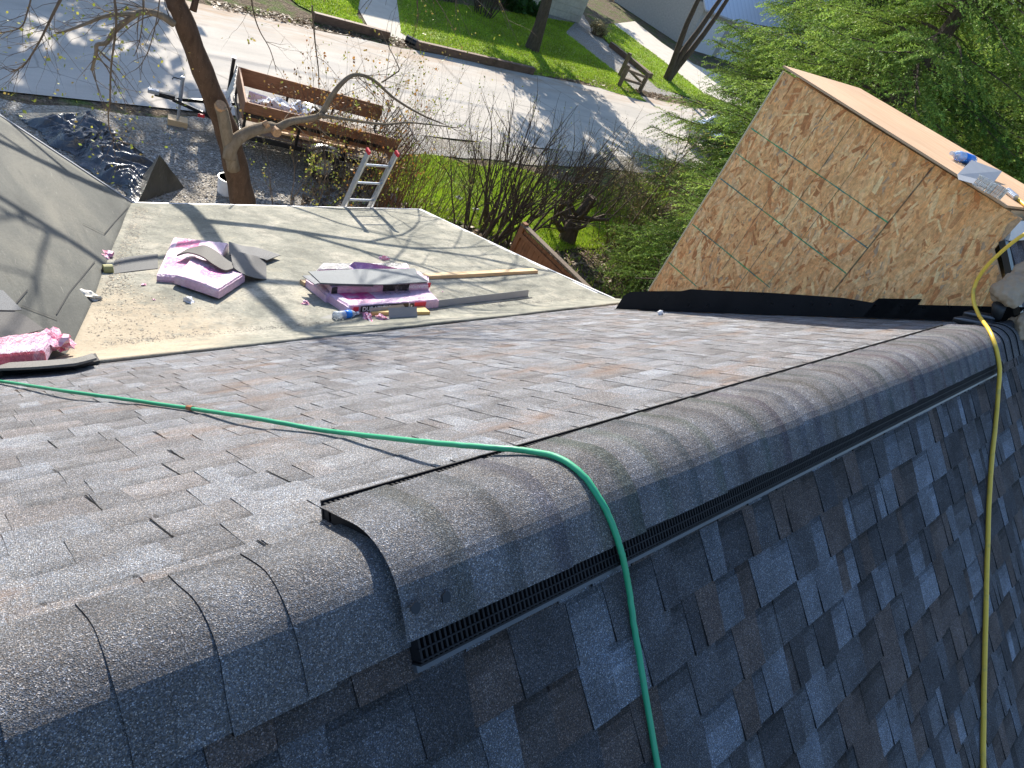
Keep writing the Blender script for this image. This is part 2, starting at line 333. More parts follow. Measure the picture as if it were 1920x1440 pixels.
sheet('path_edge', wob([(12, 21.3), (45, 21.5), (45, 22.3), (12, 22.1)], .2), .011, MT['earth'])
NEARLAWN = wob([(9.0, 11.6), (11.5, 9.8), (14.5, 9.6), (18.2, 10.4), (21, 13.0), (17, 12.6), (14.5, 13.4), (11, 13.5), (9.4, 13.2)], .4, .6, 4)
sheet('yard_grass', NEARLAWN, .010, MT['grass'])

def inpoly(poly, X, Y):
    ins = np.zeros(len(X), bool); n = len(poly); j = n-1
    for i in range(n):
        xi, yi = poly[i][0], poly[i][1]; xj, yj = poly[j][0], poly[j][1]
        ins ^= ((yi > Y) != (yj > Y)) & (X < (xj-xi)*(Y-yi)/(yj-yi+1e-12)+xi); j = i
    return ins
def blades(name, poly, n, h, wd, patch=.2):
    P = np.array([[p[0], p[1]] for p in poly]); X = RS.uniform(P[:, 0].min(), P[:, 0].max(), n*3); Y = RS.uniform(P[:, 1].min(), P[:, 1].max(), n*3)
    k = inpoly(poly, X, Y); X, Y = X[k][:n], Y[k][:n]; n = len(X)
    cl = np.sin(X*1.7+np.sin(Y*2.1))*np.sin(Y*1.9+1.3*np.sin(X*.8)); keep = RS.rand(n) < .72+.5*cl+patch; X, Y, cl = X[keep], Y[keep], cl[keep]; n = len(X)
    a = RS.uniform(0, 6.28, n); H = h*RS.uniform(.5, 1.5, n); ln = RS.normal(0, .35, (n, 2))*H[:, None]
    b = np.stack([X, Y, np.full(n, .01)], 1); s = np.stack([np.cos(a), np.sin(a), 0*a], 1)*wd
    tip = b+np.stack([ln[:, 0], ln[:, 1], H], 1); Q = np.stack([b-s, b+s, tip], 1)
    t = RS.rand(n, 1); C = (np.array([[.18, .30, .02]])*(1-t)+np.array([[.46, .58, .06]])*t)*(1+.25*cl[:, None]); dry = RS.rand(n) < .06; C[dry] = (.34, .29, .13)
    return tag(flat_np(name, Q, C, MT['leaf']), kind='stuff')
blades('yard_grass_blades', NEARLAWN, 45000, .07, .012)
blades('lawn_blades', LAWN1, 50000, .06, .02, .35)
blades('lawn_blades', [g(560, 10), g(600, 30), g(700, 68), g(668, 30), (17.2, 27.5), (12, 27)], 12000, .06, .02, .35)
blades('lawn_blades', LAWN2, 14000, .06, .025, .35)
# tufts and leaf litter on the bare ground by the hedge
def litter(name, poly, n, cols, sz, zmax=.03):
    P = np.array([[p[0], p[1]] for p in poly]); X = RS.uniform(P[:, 0].min(), P[:, 0].max(), n*3); Y = RS.uniform(P[:, 1].min(), P[:, 1].max(), n*3)
    k = inpoly(poly, X, Y); X, Y = X[k][:n], Y[k][:n]; n = len(X); a = RS.uniform(0, 6.28, n); s = sz*RS.uniform(.4, 1.5, n)
    u = np.stack([np.cos(a), np.sin(a), RS.uniform(-.5, .5, n)], 1)*s[:, None]; v_ = np.stack([-np.sin(a), np.cos(a), RS.uniform(-.5, .5, n)], 1)*s[:, None]*.6
    b = np.stack([X, Y, RS.uniform(.012, zmax, n)], 1); Q = np.stack([b-u, b-v_, b+u, b+v_], 1); C = np.array(cols)[RS.randint(0, len(cols), n)]*RS.uniform(.6, 1.3, (n, 1))
    return tag(flat_np(name, Q, C, MT['leaf']), kind='stuff')
YARD = [(6, 9.5), (9, 6), (17, 5), (24, 9), (25, 14.3), (19, 13.6), (17, 10.5), (12.5, 9.6), (9, 12.5), (7.5, 12.4)]
litter('leaf_litter', YARD, 20000, [(.30, .20, .11), (.20, .13, .07), (.42, .32, .20), (.13, .09, .06)], .05)
litter('leaf_litter', [(9, 21.3), (40, 21.6), (40, 22.4), (9, 22.0)], 4000, [(.30, .20, .11), (.20, .13, .07)], .06)
litter('gravel_stones', [(1, 7.5), (8, 7.5), (9.3, 14), (1, 14)], 16000, [(.45, .42, .38), (.25, .23, .20), (.6, .58, .54), (.33, .27, .2)], .022, .02)
blades('weed_tufts', YARD, 14000, .09, .012, -.3)

# ------------------------------------------------------------------ the house
APY, APZ = .524, 5.970
AN, AF, AM = math.radians(39), math.radians(36.8), math.radians(17.4)
nN = V((0, -math.sin(AN), math.cos(AN))); dN = V((0, -math.cos(AN), -math.sin(AN)))
nF = V((0, math.sin(AF), math.cos(AF))); dF = V((0, math.cos(AF), -math.sin(AF)))
nM = V((0, math.sin(AM), math.cos(AM))); dM = V((0, math.cos(AM), -math.sin(AM)))
APEX = V((0, APY, APZ)); JP = V((0, 3.68, 3.62))
def onN(px, py, h=0): return PN(px, py, nN, APEX+nN*h)
def onF(px, py, h=0): return PN(px, py, nF, APEX+nF*h)
def onM(px, py, h=0): return PN(px, py, nM, JP+nM*h)
house = thing('house', 'house with grey shingles, long rounded ridge vent and bare strand board dormer wall', 'house')
GREY = [(.070, .071, .076), (.150, .166, .188), (.112, .094, .086), (.100, .104, .112), (.126, .133, .144), (.085, .078, .076), (.185, .208, .240)]
def shingles(name, O, dn, nrm, u0, u1, v0, v1, mat, seed, gain=1, lo=0., expo=.143, contrast=1., umin=None, hs=1., jw=1.):
    R = random.Random(seed); mb = MB(); X = V((1, 0, 0)); k = 0; v = v0
    mean = sum(sum(c) for c in GREY)/len(GREY)/3
    def P(u, vv, h): return O+X*u+dn*vv+nrm*h
    while v < v1-1e-4:
        ve = min(v+expo, v1); u = u0-R.uniform(0, .9)
        while u < u1:
            jl = u+R.uniform(.96, 1.0); first = True; a_, b_ = max(u, u0), min(jl, u1)
            if b_ > a_: bc_ = tuple(x*.8*gain for x in R.choice(GREY[2:5])); mb.add([P(a_, v-.01, -.0012), P(b_, v-.01, -.0012), P(b_, ve-.001, .0022*hs), P(a_, ve-.001, .0022*hs)], [(0, 3, 2, 1)], bc_)
            if True:
                pass
            first = True; raised = R.random() < .5
            while u < jl:
                w_ = R.choice([.06, .08, .10, .12, .15, .19])*R.uniform(.85, 1.1); e = min(u+w_, jl)
                if jl-e < .04: e = jl
                a, b = max(u, u0), min(e, u1)
                um = u0 if umin is None else umin(v)
                if b > a and b > um:
                    a = max(a, um)
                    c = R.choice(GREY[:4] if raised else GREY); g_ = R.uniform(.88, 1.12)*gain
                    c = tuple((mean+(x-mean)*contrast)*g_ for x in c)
                    hb = (.0072 if raised else .0034)*hs; tp = .006 if raised else -.006
                    j = R.uniform(-.0015, .0015); vb = ve+j+(0 if raised else -.001)
                    if raised:
                        vs = [P(a-.002, v-.012, .001), P(b+.002, v-.012, .001), P(b-tp-.0012, vb, hb), P(a+tp+.0012, vb, hb),
                              P(b-tp-.0012, vb, -.004), P(a+tp+.0012, vb, -.004), P(b+.002, v-.012, -.006), P(a-.002, v-.012, -.006)]
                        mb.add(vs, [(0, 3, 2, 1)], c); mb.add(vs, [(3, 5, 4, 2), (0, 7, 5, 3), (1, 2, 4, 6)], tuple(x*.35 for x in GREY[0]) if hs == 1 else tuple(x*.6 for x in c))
                    else:
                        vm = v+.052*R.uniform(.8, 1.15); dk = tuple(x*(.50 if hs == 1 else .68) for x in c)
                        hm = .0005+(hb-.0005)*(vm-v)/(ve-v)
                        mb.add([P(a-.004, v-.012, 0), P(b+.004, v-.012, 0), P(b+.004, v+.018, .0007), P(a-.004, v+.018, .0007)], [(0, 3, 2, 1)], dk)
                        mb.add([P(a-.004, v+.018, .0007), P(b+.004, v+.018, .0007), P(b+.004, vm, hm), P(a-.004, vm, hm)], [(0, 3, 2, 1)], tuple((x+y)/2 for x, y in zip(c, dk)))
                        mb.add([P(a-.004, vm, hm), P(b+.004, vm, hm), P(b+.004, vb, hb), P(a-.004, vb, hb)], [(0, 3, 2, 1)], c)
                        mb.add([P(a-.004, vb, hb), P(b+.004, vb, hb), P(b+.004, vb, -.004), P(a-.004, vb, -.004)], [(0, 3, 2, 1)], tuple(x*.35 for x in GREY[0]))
                u = e; raised = not raised if R.random() < .85 else raised
            # butt joint between two shingles
            if u0 < jl < u1 and (umin is None or jl > umin(v)):
                mb.add([P(jl-.0016*jw, v-.005, .0012), P(jl+.0012*jw, v-.005, .0012), P(jl+.0012*jw, ve, .0079*hs), P(jl-.0016*jw, ve, .0079*hs)], [(0, 3, 2, 1)], (.012, .012, .013))
            u = jl
        v += expo; k += 1
    # deck just below
    mb.add([P(u0, v0, -.006), P(u1, v0, -.006), P(u1, v1, -.006), P(u0, v1, -.006)], [(0, 3, 2, 1)], (.01, .01, .01))
    return mb.build(name, mat, house)
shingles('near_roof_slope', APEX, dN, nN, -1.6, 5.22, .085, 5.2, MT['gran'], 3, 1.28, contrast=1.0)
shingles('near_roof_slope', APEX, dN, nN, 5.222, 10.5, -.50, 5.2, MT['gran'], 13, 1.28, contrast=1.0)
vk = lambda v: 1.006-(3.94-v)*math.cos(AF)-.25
shingles('far_roof_slope', APEX, dF, nF, -2.2, 6.3, .085, 3.94, MT['gran_sun'], 4, 2.4, contrast=.27, umin=vk, hs=.6, jw=1.2)  # sun-washed look put into the colours: same shingles, lighter and flatter than near slope

# ridge profile: position across the ridge (s<0 street side, s>0 near side), off = height above the shingles
RR = .10
def prof(s, off=0.):
    half = (AN+AF)/2; sh = (AF-AN)/2
    # centre below apex along the bisector
    bis = V((0, math.sin(sh), math.cos(sh))); Cc = APEX-bis*(RR/math.cos(half))
    a = RR*half
    if abs(s) <= a:
        th = s/RR; ang = th-sh; return Cc+V((0, -math.sin(ang), math.cos(ang)))*(RR+off), V((0, -math.sin(ang), math.cos(ang)))
    sg = 1 if s > 0 else -1; n_ = nN if s > 0 else nF; t = dN if s > 0 else dF
    return Cc+n_*(RR+off)+t*(abs(s)-a), n_
def cap(name, x0, x1, s0, s1, off, lift, c, R, band=True, parent=None):
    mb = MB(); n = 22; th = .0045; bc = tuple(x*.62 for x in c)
    def pt(x, f, o):
        s = s0+(s1-s0)*f; wv = .0016*math.sin(f*9+R*3)
        p, n_ = prof(s, off+o); return V((x+wv, p.y, p.z))
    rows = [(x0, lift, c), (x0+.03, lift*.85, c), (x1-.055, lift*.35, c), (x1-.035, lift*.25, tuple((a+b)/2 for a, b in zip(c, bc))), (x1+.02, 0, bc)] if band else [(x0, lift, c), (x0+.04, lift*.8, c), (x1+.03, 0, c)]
    for (xa, la, ca), (xb, lb, cb) in zip(rows[:-1], rows[1:]):
        for i in range(n):
            f0, f1 = i/n, (i+1)/n; mb.add([pt(xa, f0, la+th), pt(xb, f0, lb+th), pt(xb, f1, lb+th), pt(xa, f1, la+th)], [(0, 3, 2, 1)], cb if band else ca)
    for i in range(n):
        f0, f1 = i/n, (i+1)/n
        mb.add([pt(x0, f0, lift+th), pt(x0, f1, lift+th), pt(x0, f1, -.004), pt(x0, f0, -.004)], [(0, 1, 2, 3)], (.012, .012, .013))
    for f in (0, 1):
        q = [(x0, lift), (x1+.02, 0)]; mb.add([pt(q[0][0], f, q[0][1]+th), pt(q[1][0], f, th), pt(q[1][0], f, -.002), pt(q[0][0], f, -.004)], [(0, 1, 2, 3) if f else (0, 3, 2, 1)], (.03, .03, .033))
    return mb.build(name, MT['gran'], parent)
CAPC = (.192, .194, .198)
ridge = house
xs = [.64, .455, .335, .20, .07, -.07, -.21, -.35, -.49, -.63]
for i in range(len(xs)-1):      # plain capped ridge before the vent; each piece laps over the one before it
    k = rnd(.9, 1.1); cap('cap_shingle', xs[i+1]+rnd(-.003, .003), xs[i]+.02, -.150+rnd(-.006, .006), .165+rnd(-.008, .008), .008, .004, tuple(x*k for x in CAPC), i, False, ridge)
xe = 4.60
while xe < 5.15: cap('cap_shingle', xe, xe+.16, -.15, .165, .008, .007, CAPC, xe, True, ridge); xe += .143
vent = MB(); X0, X1 = .651, 4.56; TOP = .042
def bar(xa, xb, s, o0, o1, ds, mb=vent, mi=0):
    p0, n_ = prof(s, o0); p1, _ = prof(s, o1); q0, _ = prof(s+ds, o0); q1, _ = prof(s+ds, o1)
    vs = [V((x, p.y, p.z)) for x in (xa, xb) for p in (p0, q0, q1, p1)]
    mb.add(vs, [(0, 1, 2, 3), (7, 6, 5, 4), (0, 4, 5, 1), (1, 5, 6, 2), (2, 6, 7, 3), (3, 7, 4, 0)], mi=mi)
SN = .190; SF = -.222
# core under the caps, lips and baffles
nseg = 20
for i in range(nseg):
    s = -.183+i*(.317/nseg); bar(X0, X1, s, .001, TOP-.003, .317/nseg)
bar(X0, X1, SF, .001, .044, .006); bar(X0, X1, SF+.006, .001, .004, .045)
bar(X0, X1, SN-.003, .001, .034, .004)
lip = MB(); bar(X0, X1, SN+.001, .001, .020, .014, lip); bar(X0, X1, SN-.05, .001, .004, .05)
for s in (.139, .161, .180): bar(X0, X1, s, .031, .0385, .003)
for s in (-.198,): bar(X0, X1, s, .031, .0395, .004)
x = X0+.002
while x < X1:
    bar(x, x+.0045, .140, .004, .0375, .045); bar(x, x+.0055, -.216, .004, .0390, .020); x += .0115
vo = vent.build('ridge_vent', MT['vent'], house); lip.build('vent_lip', MT['lip'], vo)
def vcap(x0, x1, c, R):
    mb = MB(); n = 22; th = .0045; s0, s1 = -.188+R.uniform(-.003, .003), .139+R.uniform(-.003, .003); ph = R.uniform(0, 6)
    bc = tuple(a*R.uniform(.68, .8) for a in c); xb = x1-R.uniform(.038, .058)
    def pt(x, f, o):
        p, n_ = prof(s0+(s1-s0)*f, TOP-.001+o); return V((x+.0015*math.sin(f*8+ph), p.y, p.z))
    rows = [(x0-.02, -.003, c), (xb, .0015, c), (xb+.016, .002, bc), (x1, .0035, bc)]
    for (xa, la, ca), (xc, lb, cb) in zip(rows[:-1], rows[1:]):
        for i in range(n):
            f0, f1 = i/n, (i+1)/n; mb.add([pt(xa, f0, la+th), pt(xc, f0, lb+th), pt(xc, f1, lb+th), pt(xa, f1, la+th)], [(0, 3, 2, 1)], tuple((a+b)/2 for a, b in zip(ca, cb)) if ca != cb else ca)
    for i in range(n):
        f0, f1 = i/n, (i+1)/n; mb.add([pt(x1, f0, .0035+th), pt(x1, f1, .0035+th), pt(x1, f1, -.002), pt(x1, f0, -.002)], [(0, 1, 2, 3)], (.20, .19, .18))
    for f in (0, 1): mb.add([pt(x0-.02, f, th-.003), pt(x1, f, .0035+th), pt(x1, f, -.003), pt(x0-.02, f, -.003)], [(0, 1, 2, 3)], (.10, .10, .10))
    return mb.build('cap_shingle', MT['gran'], vo)
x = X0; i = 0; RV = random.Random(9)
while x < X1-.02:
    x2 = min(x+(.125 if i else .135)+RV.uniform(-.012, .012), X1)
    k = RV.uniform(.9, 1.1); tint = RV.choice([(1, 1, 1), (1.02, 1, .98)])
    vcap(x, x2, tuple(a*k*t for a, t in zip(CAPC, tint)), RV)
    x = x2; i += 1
# roof cement dabs on the first cap
for px, py in ((778, 1140), (835, 1120)):
    p = onN(px, py, .049); mb = MB(); vs = []
    for a in range(12):
        r_ = .010*rnd(.8, 1.15); vs.append(p+V((1, 0, 0))*math.cos(a*.5236)*r_+dN*math.sin(a*.5236)*r_*1.1+nN*.0012)
    mb.prism(vs, nN*.0025); mb.build('cement_dab', MT['blackmetal'], vo)

# lower membrane roof, valley roof
EC = V((2.45, 7.12, 0)); EZ = 3.62-(7.12-3.68)*math.tan(AM)
def zm(y):
    t = 3.68-y; z0 = 3.62+t*math.tan(AM) if y > 3.68 else 3.62+(3.68-y)*math.tan(AF)
    e = .22; d = (y-3.68)/e                    # rounded coming off the shingles
    if -1 < d < 1: z0 += .0+.25*e*(math.tan(AF)-math.tan(AM))*(1-abs(d))**2*-1*-1*.5
    return z0-.012
mb = MB(); ny = 60; nx = 80
def fm(a, b):
    y = 3.3+(7.12-3.3)*b; xl = 1.006+(y-3.68)*(2.45-1.006)/(7.12-3.68) if y > 3.68 else 1.006-(3.68-y); xl -= .05
    x = xl+(6.2-xl)*a; return V((x, y, zm(y)+.006*noise.noise(V((x*1.3, y*1.6, 1)))))
mb.grid(fm, nx, ny)
mo = mb.build('membrane_roof', MT['memb'], house, smooth=True)
md = mo.modifiers.new('t', 'SOLIDIFY'); md.thickness = .02; md.offset = 1
mb = MB(); EZ = zm(7.12)
mb.box(((2.3+6.2)/2, 7.14, EZ-.055), (3.9, .03, .11)); mb.box(((2.3+6.2)/2, 7.163, EZ-.02), (3.9, .012, .05))
L = math.hypot(3.5, 1.1)
mb.prism([(6.2, 3.55, zm(3.55)-.02), (6.2, 7.155, EZ-.02), (6.2, 7.155, EZ-.15), (6.2, 3.55, zm(3.55)-.15)], (.03, 0, 0))
mb.prism([(6.17, 3.7, zm(3.7)+.004), (6.17, 7.16, EZ+.004), (6.17, 7.16, EZ+.010), (6.17, 3.7, zm(3.7)+.010)], (.062, 0, 0))
mb.build('drip_edge', MT['whitemetal'], house)
TL = math.tan(math.radians(36.7))
def zl(x): return EZ+.004+(2.45-x)*TL
mb = MB()
def fl(a, b):
    y = .5+(7.14-.5)*b
    xv = 1.006+(y-3.68)*(2.45-1.006)/(7.12-3.68) if y > 3.68 else 1.006-(3.68-y)
    xv += .03; x = -2.15+(xv+2.15)*a; return V((x, y, zl(x)+.006*noise.noise(V((x*2, y*1.2, 4)))+.004))
mb.grid(fl, 50, 60)
lo = mb.build('valley_roof_slope', MT['memb2'], house, smooth=True)
md = lo.modifiers.new('t', 'SOLIDIFY'); md.thickness = .02; md.offset = -1
mb = MB(); mb.prism([(-2.15, 7.142, zl(-2.15)+.012), (2.46, 7.142, zl(2.46)+.012), (2.46, 7.142, zl(2.46)-.12), (-2.15, 7.142, zl(-2.15)-.12)], (0, .03, 0))
mb.build('rake_trim', MT['greymetal'], house)
mb = MB(); mb.add([(-2.15, -3, zl(-2.15)), (-2.15, 7.14, zl(-2.15)), (-8, 7.14, 2), (-8, -3, 2)], [(0, 1, 2, 3)]); mb.build('back_roof_slope', MT['memb2'], house)
# overlap seams of the underlay
def seam(pts, col=(.02, .02, .02), wd=.004):
    mb = MB(); prev = None
    for a, b in zip(pts[:-1], pts[1:]):
        a, b = V(a), V(b); d = (b-a).normalized(); s = d.cross(V((math.sin(math.radians(36.7)), 0, math.cos(math.radians(36.7)))))*wd; mb.add([a-s, b-s, b+s, a+s], [(0, 1, 2, 3)], col)
    mb.build('underlay_seam', MT['attr'], house)
nL = V((math.sin(math.radians(36.7)), 0, math.cos(math.radians(36.7)))); LP = V((2.45, 7.12, EZ+.018))
def onL(px, py, h=0): return PN(px, py, nL, LP+nL*h)
seam([onL(155, 418), onL(196, 438), onL(213, 418), onL(240, 388)]); seam([onL(178, 490), onL(130, 548), onL(106, 588)]); seam([onL(52, 543), onL(30, 568)]); seam([onL(40, 572), onL(108, 598)])
def grit(name, n, fn, cols, sz):
    X, Y = fn(n); a = RS.uniform(0, 6.28, len(X)); s_ = sz*RS.uniform(.4, 1.6, len(X)); Zz = np.array([zm(y) for y in Y])+.022+RS.uniform(0, .003, len(X))
    u = np.stack([np.cos(a), np.sin(a)*.95, -np.sin(a)*.3], 1)*s_[:, None]; v_ = np.stack([-np.sin(a), np.cos(a)*.95, -np.cos(a)*.3], 1)*(s_*RS.uniform(.15, .7, len(X)))[:, None]
    b = np.stack([X, Y, Zz], 1); C = np.array(cols)[RS.randint(0, len(cols), len(X))]*RS.uniform(.6, 1.3, (len(X), 1)); o = flat_np(name, np.stack([b-u, b-v_, b+u, b+v_], 1), C, MT['attr'], house); o['kind'] = 'stuff'
def _vf(n):
    Y = RS.uniform(3.72, 7.0, n); xl = 1.006+(Y-3.68)*(2.45-1.006)/3.44; return xl+.03+np.abs(RS.normal(0, .10+.35*(Y < 4.6), n)), Y
grit('roof_grit', 2400, _vf, [(.07, .055, .04), (.14, .11, .08), (.45, .35, .22), (.05, .045, .04)], .007)
grit('roof_grit', 3200, lambda n: (RS.uniform(1.3, 6.1, n), RS.uniform(3.75, 7.05, n)), [(.10, .085, .06), (.06, .05, .04), (.5, .44, .33), (.3, .22, .13)], .006)
grit('roof_grit', 1400, lambda n: (RS.uniform(1.2, 5.9, n), 3.76+np.abs(RS.normal(0, .05, n))), [(.10, .085, .06), (.06, .05, .04)], .006)
# walls
MT['siding'] = mat_simple('house_siding', (.55, .52, .46), .7, bump=.1)
mb = MB(); mb.box((4.3, 6.75, 1.15), (3.5, .15, 2.3)); mb.box((6.0, 5.2, 1.3), (.15, 2.95, 2.6)); mb.box((.1, 6.9, 1.15), (4.6, .15, 2.3)); mb.box((2.5, -3.3, 1.0), (16, .15, 2))
mb.box((6.1, 2.6, 1.6), (.15, 2.2, 3.2)); mb.build('wall', MT['siding'], house)

# ------------------------------------------------------------------ dormer cheek in strand board
WX = 5.21; YL, YR, ZT = 2.80, .92, 6.455
sb = MB()
def zf(y): return APZ+.0-(y-APY)*math.tan(AF)
outl = [(YL, zf(YL)-.05), (YL, ZT), (YR, ZT), (YR, 6.24), (.60, 6.00), (.56, 5.9)]
sb.prism([V((WX, y, z)) for y, z in outl], (.012, 0, 0), (.50, .33, .19))
R = random.Random(21); cols = [(.72, .50, .28), (.68, .45, .24), (.76, .57, .35), (.64, .40, .20), (.46, .24, .11), (.70, .49, .28), (.58, .35, .18), (.78, .61, .40), (.68, .47, .25), (.73, .52, .31)]
def inside(y, z):
    ins = False; j = len(outl)-1
    for i in range(len(outl)):
        (a, b), (c_, d_) = outl[i], outl[j]
        if (b > z) != (d_ > z) and y < (c_-a)*(z-b)/(d_-b)+a: ins = not ins
        j = i
    return ins
NFL = 8500
for i in range(NFL):
    y, z = R.uniform(.56, YL), R.uniform(zf(YL)-.05, ZT)
    big = i > 200; Lf = R.choice([.07, .09, .12, .16, .20]) if i < NFL-1600 else R.choice([.02, .03, .05, .08]); W = Lf*R.uniform(.10, .36); W = min(W, .034 if R.random() < .55 else .015)
    a = R.gauss(.12, .42) if R.random() < .88 else R.uniform(0, 3.14)
    ux, uz = math.sin(a), math.cos(a); h = -.00012-i*.0000003
    pts = []
    for s, t in ((-1, -1), (-.3, -1.12), (.4, -.9), (1, -R.uniform(.3, 1)), (1.12, R.uniform(-.3, .5)), (.9, 1), (.2, 1.1), (-.5, .92), (-1.05, R.uniform(.3, 1))):
        s *= Lf/2*R.uniform(.93, 1.05); t *= W/2*R.uniform(.85, 1.12); yy_ = y+ux*s+uz*t; zz_ = z+uz*s-ux*t; pts.append((min(max(yy_, .56), YL), min(zz_, ZT)))
    if not all(inside(min(p[0], YL-.001), min(p[1], ZT-.001)) for p in pts): continue
    k = R.uniform(.80, 1.12); c = cols[min(int(R.random()**1.1*len(cols)), len(cols)-1)]
    sb.add([V((WX+h, p[0], p[1])) for p in pts], [tuple(range(len(pts)))], (min(c[0]*k*1.25, .92), c[1]*k*.97, c[2]*k*.70))
# green printed grid and panel joint
def ln(y0, z0, y1, z1, wd, c, h=-.0045):
    d = V((0, y1-y0, z1-z0)); n_ = d.normalized().cross(V((1, 0, 0)))*wd/2; a = V((WX+h, y0, z0)); b = V((WX+h, y1, z1)); sb.add([a-n_, b-n_, b+n_, a+n_], [(0, 1, 2, 3)], c)
G1 = (.02, .24, .13)
for z, yr in ((6.023, 1.535), (5.819, 1.535), (5.60, 1.54), (5.18, 1.93), (4.80, 2.45)):
    y = YL-.01
    while y > yr: e = max(yr, y-R.uniform(.03, .12)); ln(y, z+R.uniform(-.001, .001), e, z+R.uniform(-.001, .001), R.uniform(.005, .0085), tuple(x*R.uniform(.7, 1.5) for x in G1)); y = e
for y0, y1, zb in ((2.36, 2.34, 5.05), (2.145, 2.15, 5.0), (1.945, 1.96, 5.15), (1.535, 1.535, 5.44)):
    z = ZT-.02
    while z > zb: e = max(zb, z-R.uniform(.03, .1)); y_ = y0+(y1-y0)*(ZT-z)/1.4; ln(y_, z, y_, e, R.uniform(.0022, .004), tuple(x*R.uniform(.6, 1.3) for x in (.06, .12, .07))); z = e
ln(1.53, ZT, 1.53, 5.44, .003, (.08, .05, .03), -.0046)
sb.build('strand_board_cheek', MT['flake'], house)
mb = MB(); mb.box((WX-.004, YL+.010, (ZT+4.48)/2), (.018, .010, ZT-4.48), col=(.55, .47, .30)); mb.build('corner_trim', MT['attr'], house)
# plywood top: flat sheet narrowing at the street end
tp = [PZ(1467, 126, 6.475), PZ(1885, 389, 6.475), (5.56, .995, 6.475), (6.9, .90, 6.475), PZ(1610, 168, 6.475)]
tp = [V(p) for p in tp]
mb = MB(); mb.prism(tp, (0, 0, .014), mi=1, top_mi=0); mb.build('plywood_top', [MT['ply'], MT['plyedge']], house)
mb = MB(); mb.prism([V((WX+.02, YL-.02, 4.3)), V((6.7, 2.85, 4.3)), V((6.75, .95, 5.9)), V((WX+.02, .95, 5.9))], (0, 0, .4)); mb.box((6.0, 1.9, 5.6), (1.3, 1.75, 1.7)); mb.build('dormer_frame', MT['lumber'], house)
# black self-sealing strip along the foot of the cheek
fb = MB(); top = [(3.0, .15), (2.96, .19), (2.81, .20), (2.54, .205), (2.48, .225), (2.31, .215), (1.92, .20), (1.64, .18), (1.45, .165), (1.27, .13), (1.255, .165), (1.04, .165), (1.035, .12), (.72, .12), (.56, .12)]
cs = math.cos(AF)
vsb = []; 
for y, h in top: vsb.append((y, zf(y)+.012, zf(y)+h/cs*.86))
for (y0, b0, t0), (y1, b1, t1) in zip(vsb[:-1], vsb[1:]):
    n_ = 4
    for j in range(n_):
        a, b = j/n_, (j+1)/n_; ya, yb = y0+(y1-y0)*a, y0+(y1-y0)*b
        off = lambda y: WX-.010-.004*noise.noise(V((y*6, 2, 1)))
        fb.add([(off(ya), ya, b0+(b1-b0)*a), (off(yb), yb, b0+(b1-b0)*b), (off(yb)+.004, yb, t0+(t1-t0)*b), (off(ya)+.004, ya, t0+(t1-t0)*a)], [(0, 1, 2, 3), (3, 2, 1, 0)])
        fb.add([(off(ya), ya, b0+(b1-b0)*a), (off(yb), yb, b0+(b1-b0)*b), (off(yb)-.035, yb, b0+(b1-b0)*b-.002), (off(ya)-.03, ya, b0+(b1-b0)*a-.002)], [(0, 1, 2, 3), (3, 2, 1, 0)])
R = random.Random(3); y = 2.75
for px, py in ((1291, 571), (1327, 573), (1382, 580), (1447, 569), (1488, 574), (1523, 571), (1556, 570), (1597, 572), (1640, 573), (1688, 575), (1732, 577), (1781, 576), (1839, 577), (1310, 540), (1420, 549), (1430, 552), (1245, 562)):
    p = PX(px, py, WX-.016); r_ = .0045; fb.add([p+V((0, math.cos(a*1.047)*r_, math.sin(a*1.047)*r_)) for a in range(6)], [tuple(range(6)), tuple(range(6))[::-1]], mi=1)
fb.build('black_flashing', [MT['flash'], MT['nail']], house)
mb = MB(); mb.box((5.235, .74, 6.155), (.075, .46, .035), Matrix.Rotation(AN, 3, 'X')); mb.build('corner_flashing', MT['blackmetal'], house)
mb = MB(); mb.box((6.2, .94, 6.36), (1.9, .03, .12), Matrix.Rotation(AN-1.2, 3, 'X')); mb.build('drip_edge', MT['whitemetal'], house)
#__PART2__
# ------------------------------------------------------------------ roof-surface finder over the ridge
def _table(off):
    T = [(prof(s/100*1.0, off)[0].y, prof(s/100*1.0, off)[0].z) for s in range(-420, 560, 1)]
    T.sort(); return [a for a, b in T], [b for a, b in T]
_tb = {}
def onP(px, py, off=.02):
    if off not in _tb: _tb[off] = _table(off)
    ys, zs = _tb[off]; d = ray(px, py); o = V((0, 0, CAMZ)); t = .5
    while t < 9:
        p = o+d*t
        if p.z < np.interp(p.y, ys, zs): break
        t += .004
    return p
def jit(pts, a=.003, seed=1):
    R = random.Random(seed); return [p+V((R.gauss(0, a), R.gauss(0, a), abs(R.gauss(0, a*.5)))) for p in pts]
def smooth(pts, k=6):
    P = [pts[0]*2-pts[1]]+list(pts)+[pts[-1]*2-pts[-2]]; out = []
    for i in range(1, len(P)-2):
        for j in range(k):
            t = j/k; a, b, c, d = P[i-1], P[i], P[i+1], P[i+2]
            out.append(.5*((2*b)+(c-a)*t+(2*a-5*b+4*c-d)*t*t+(3*b-a-3*c+d)*t**3))
    out.append(P[-2]); return out

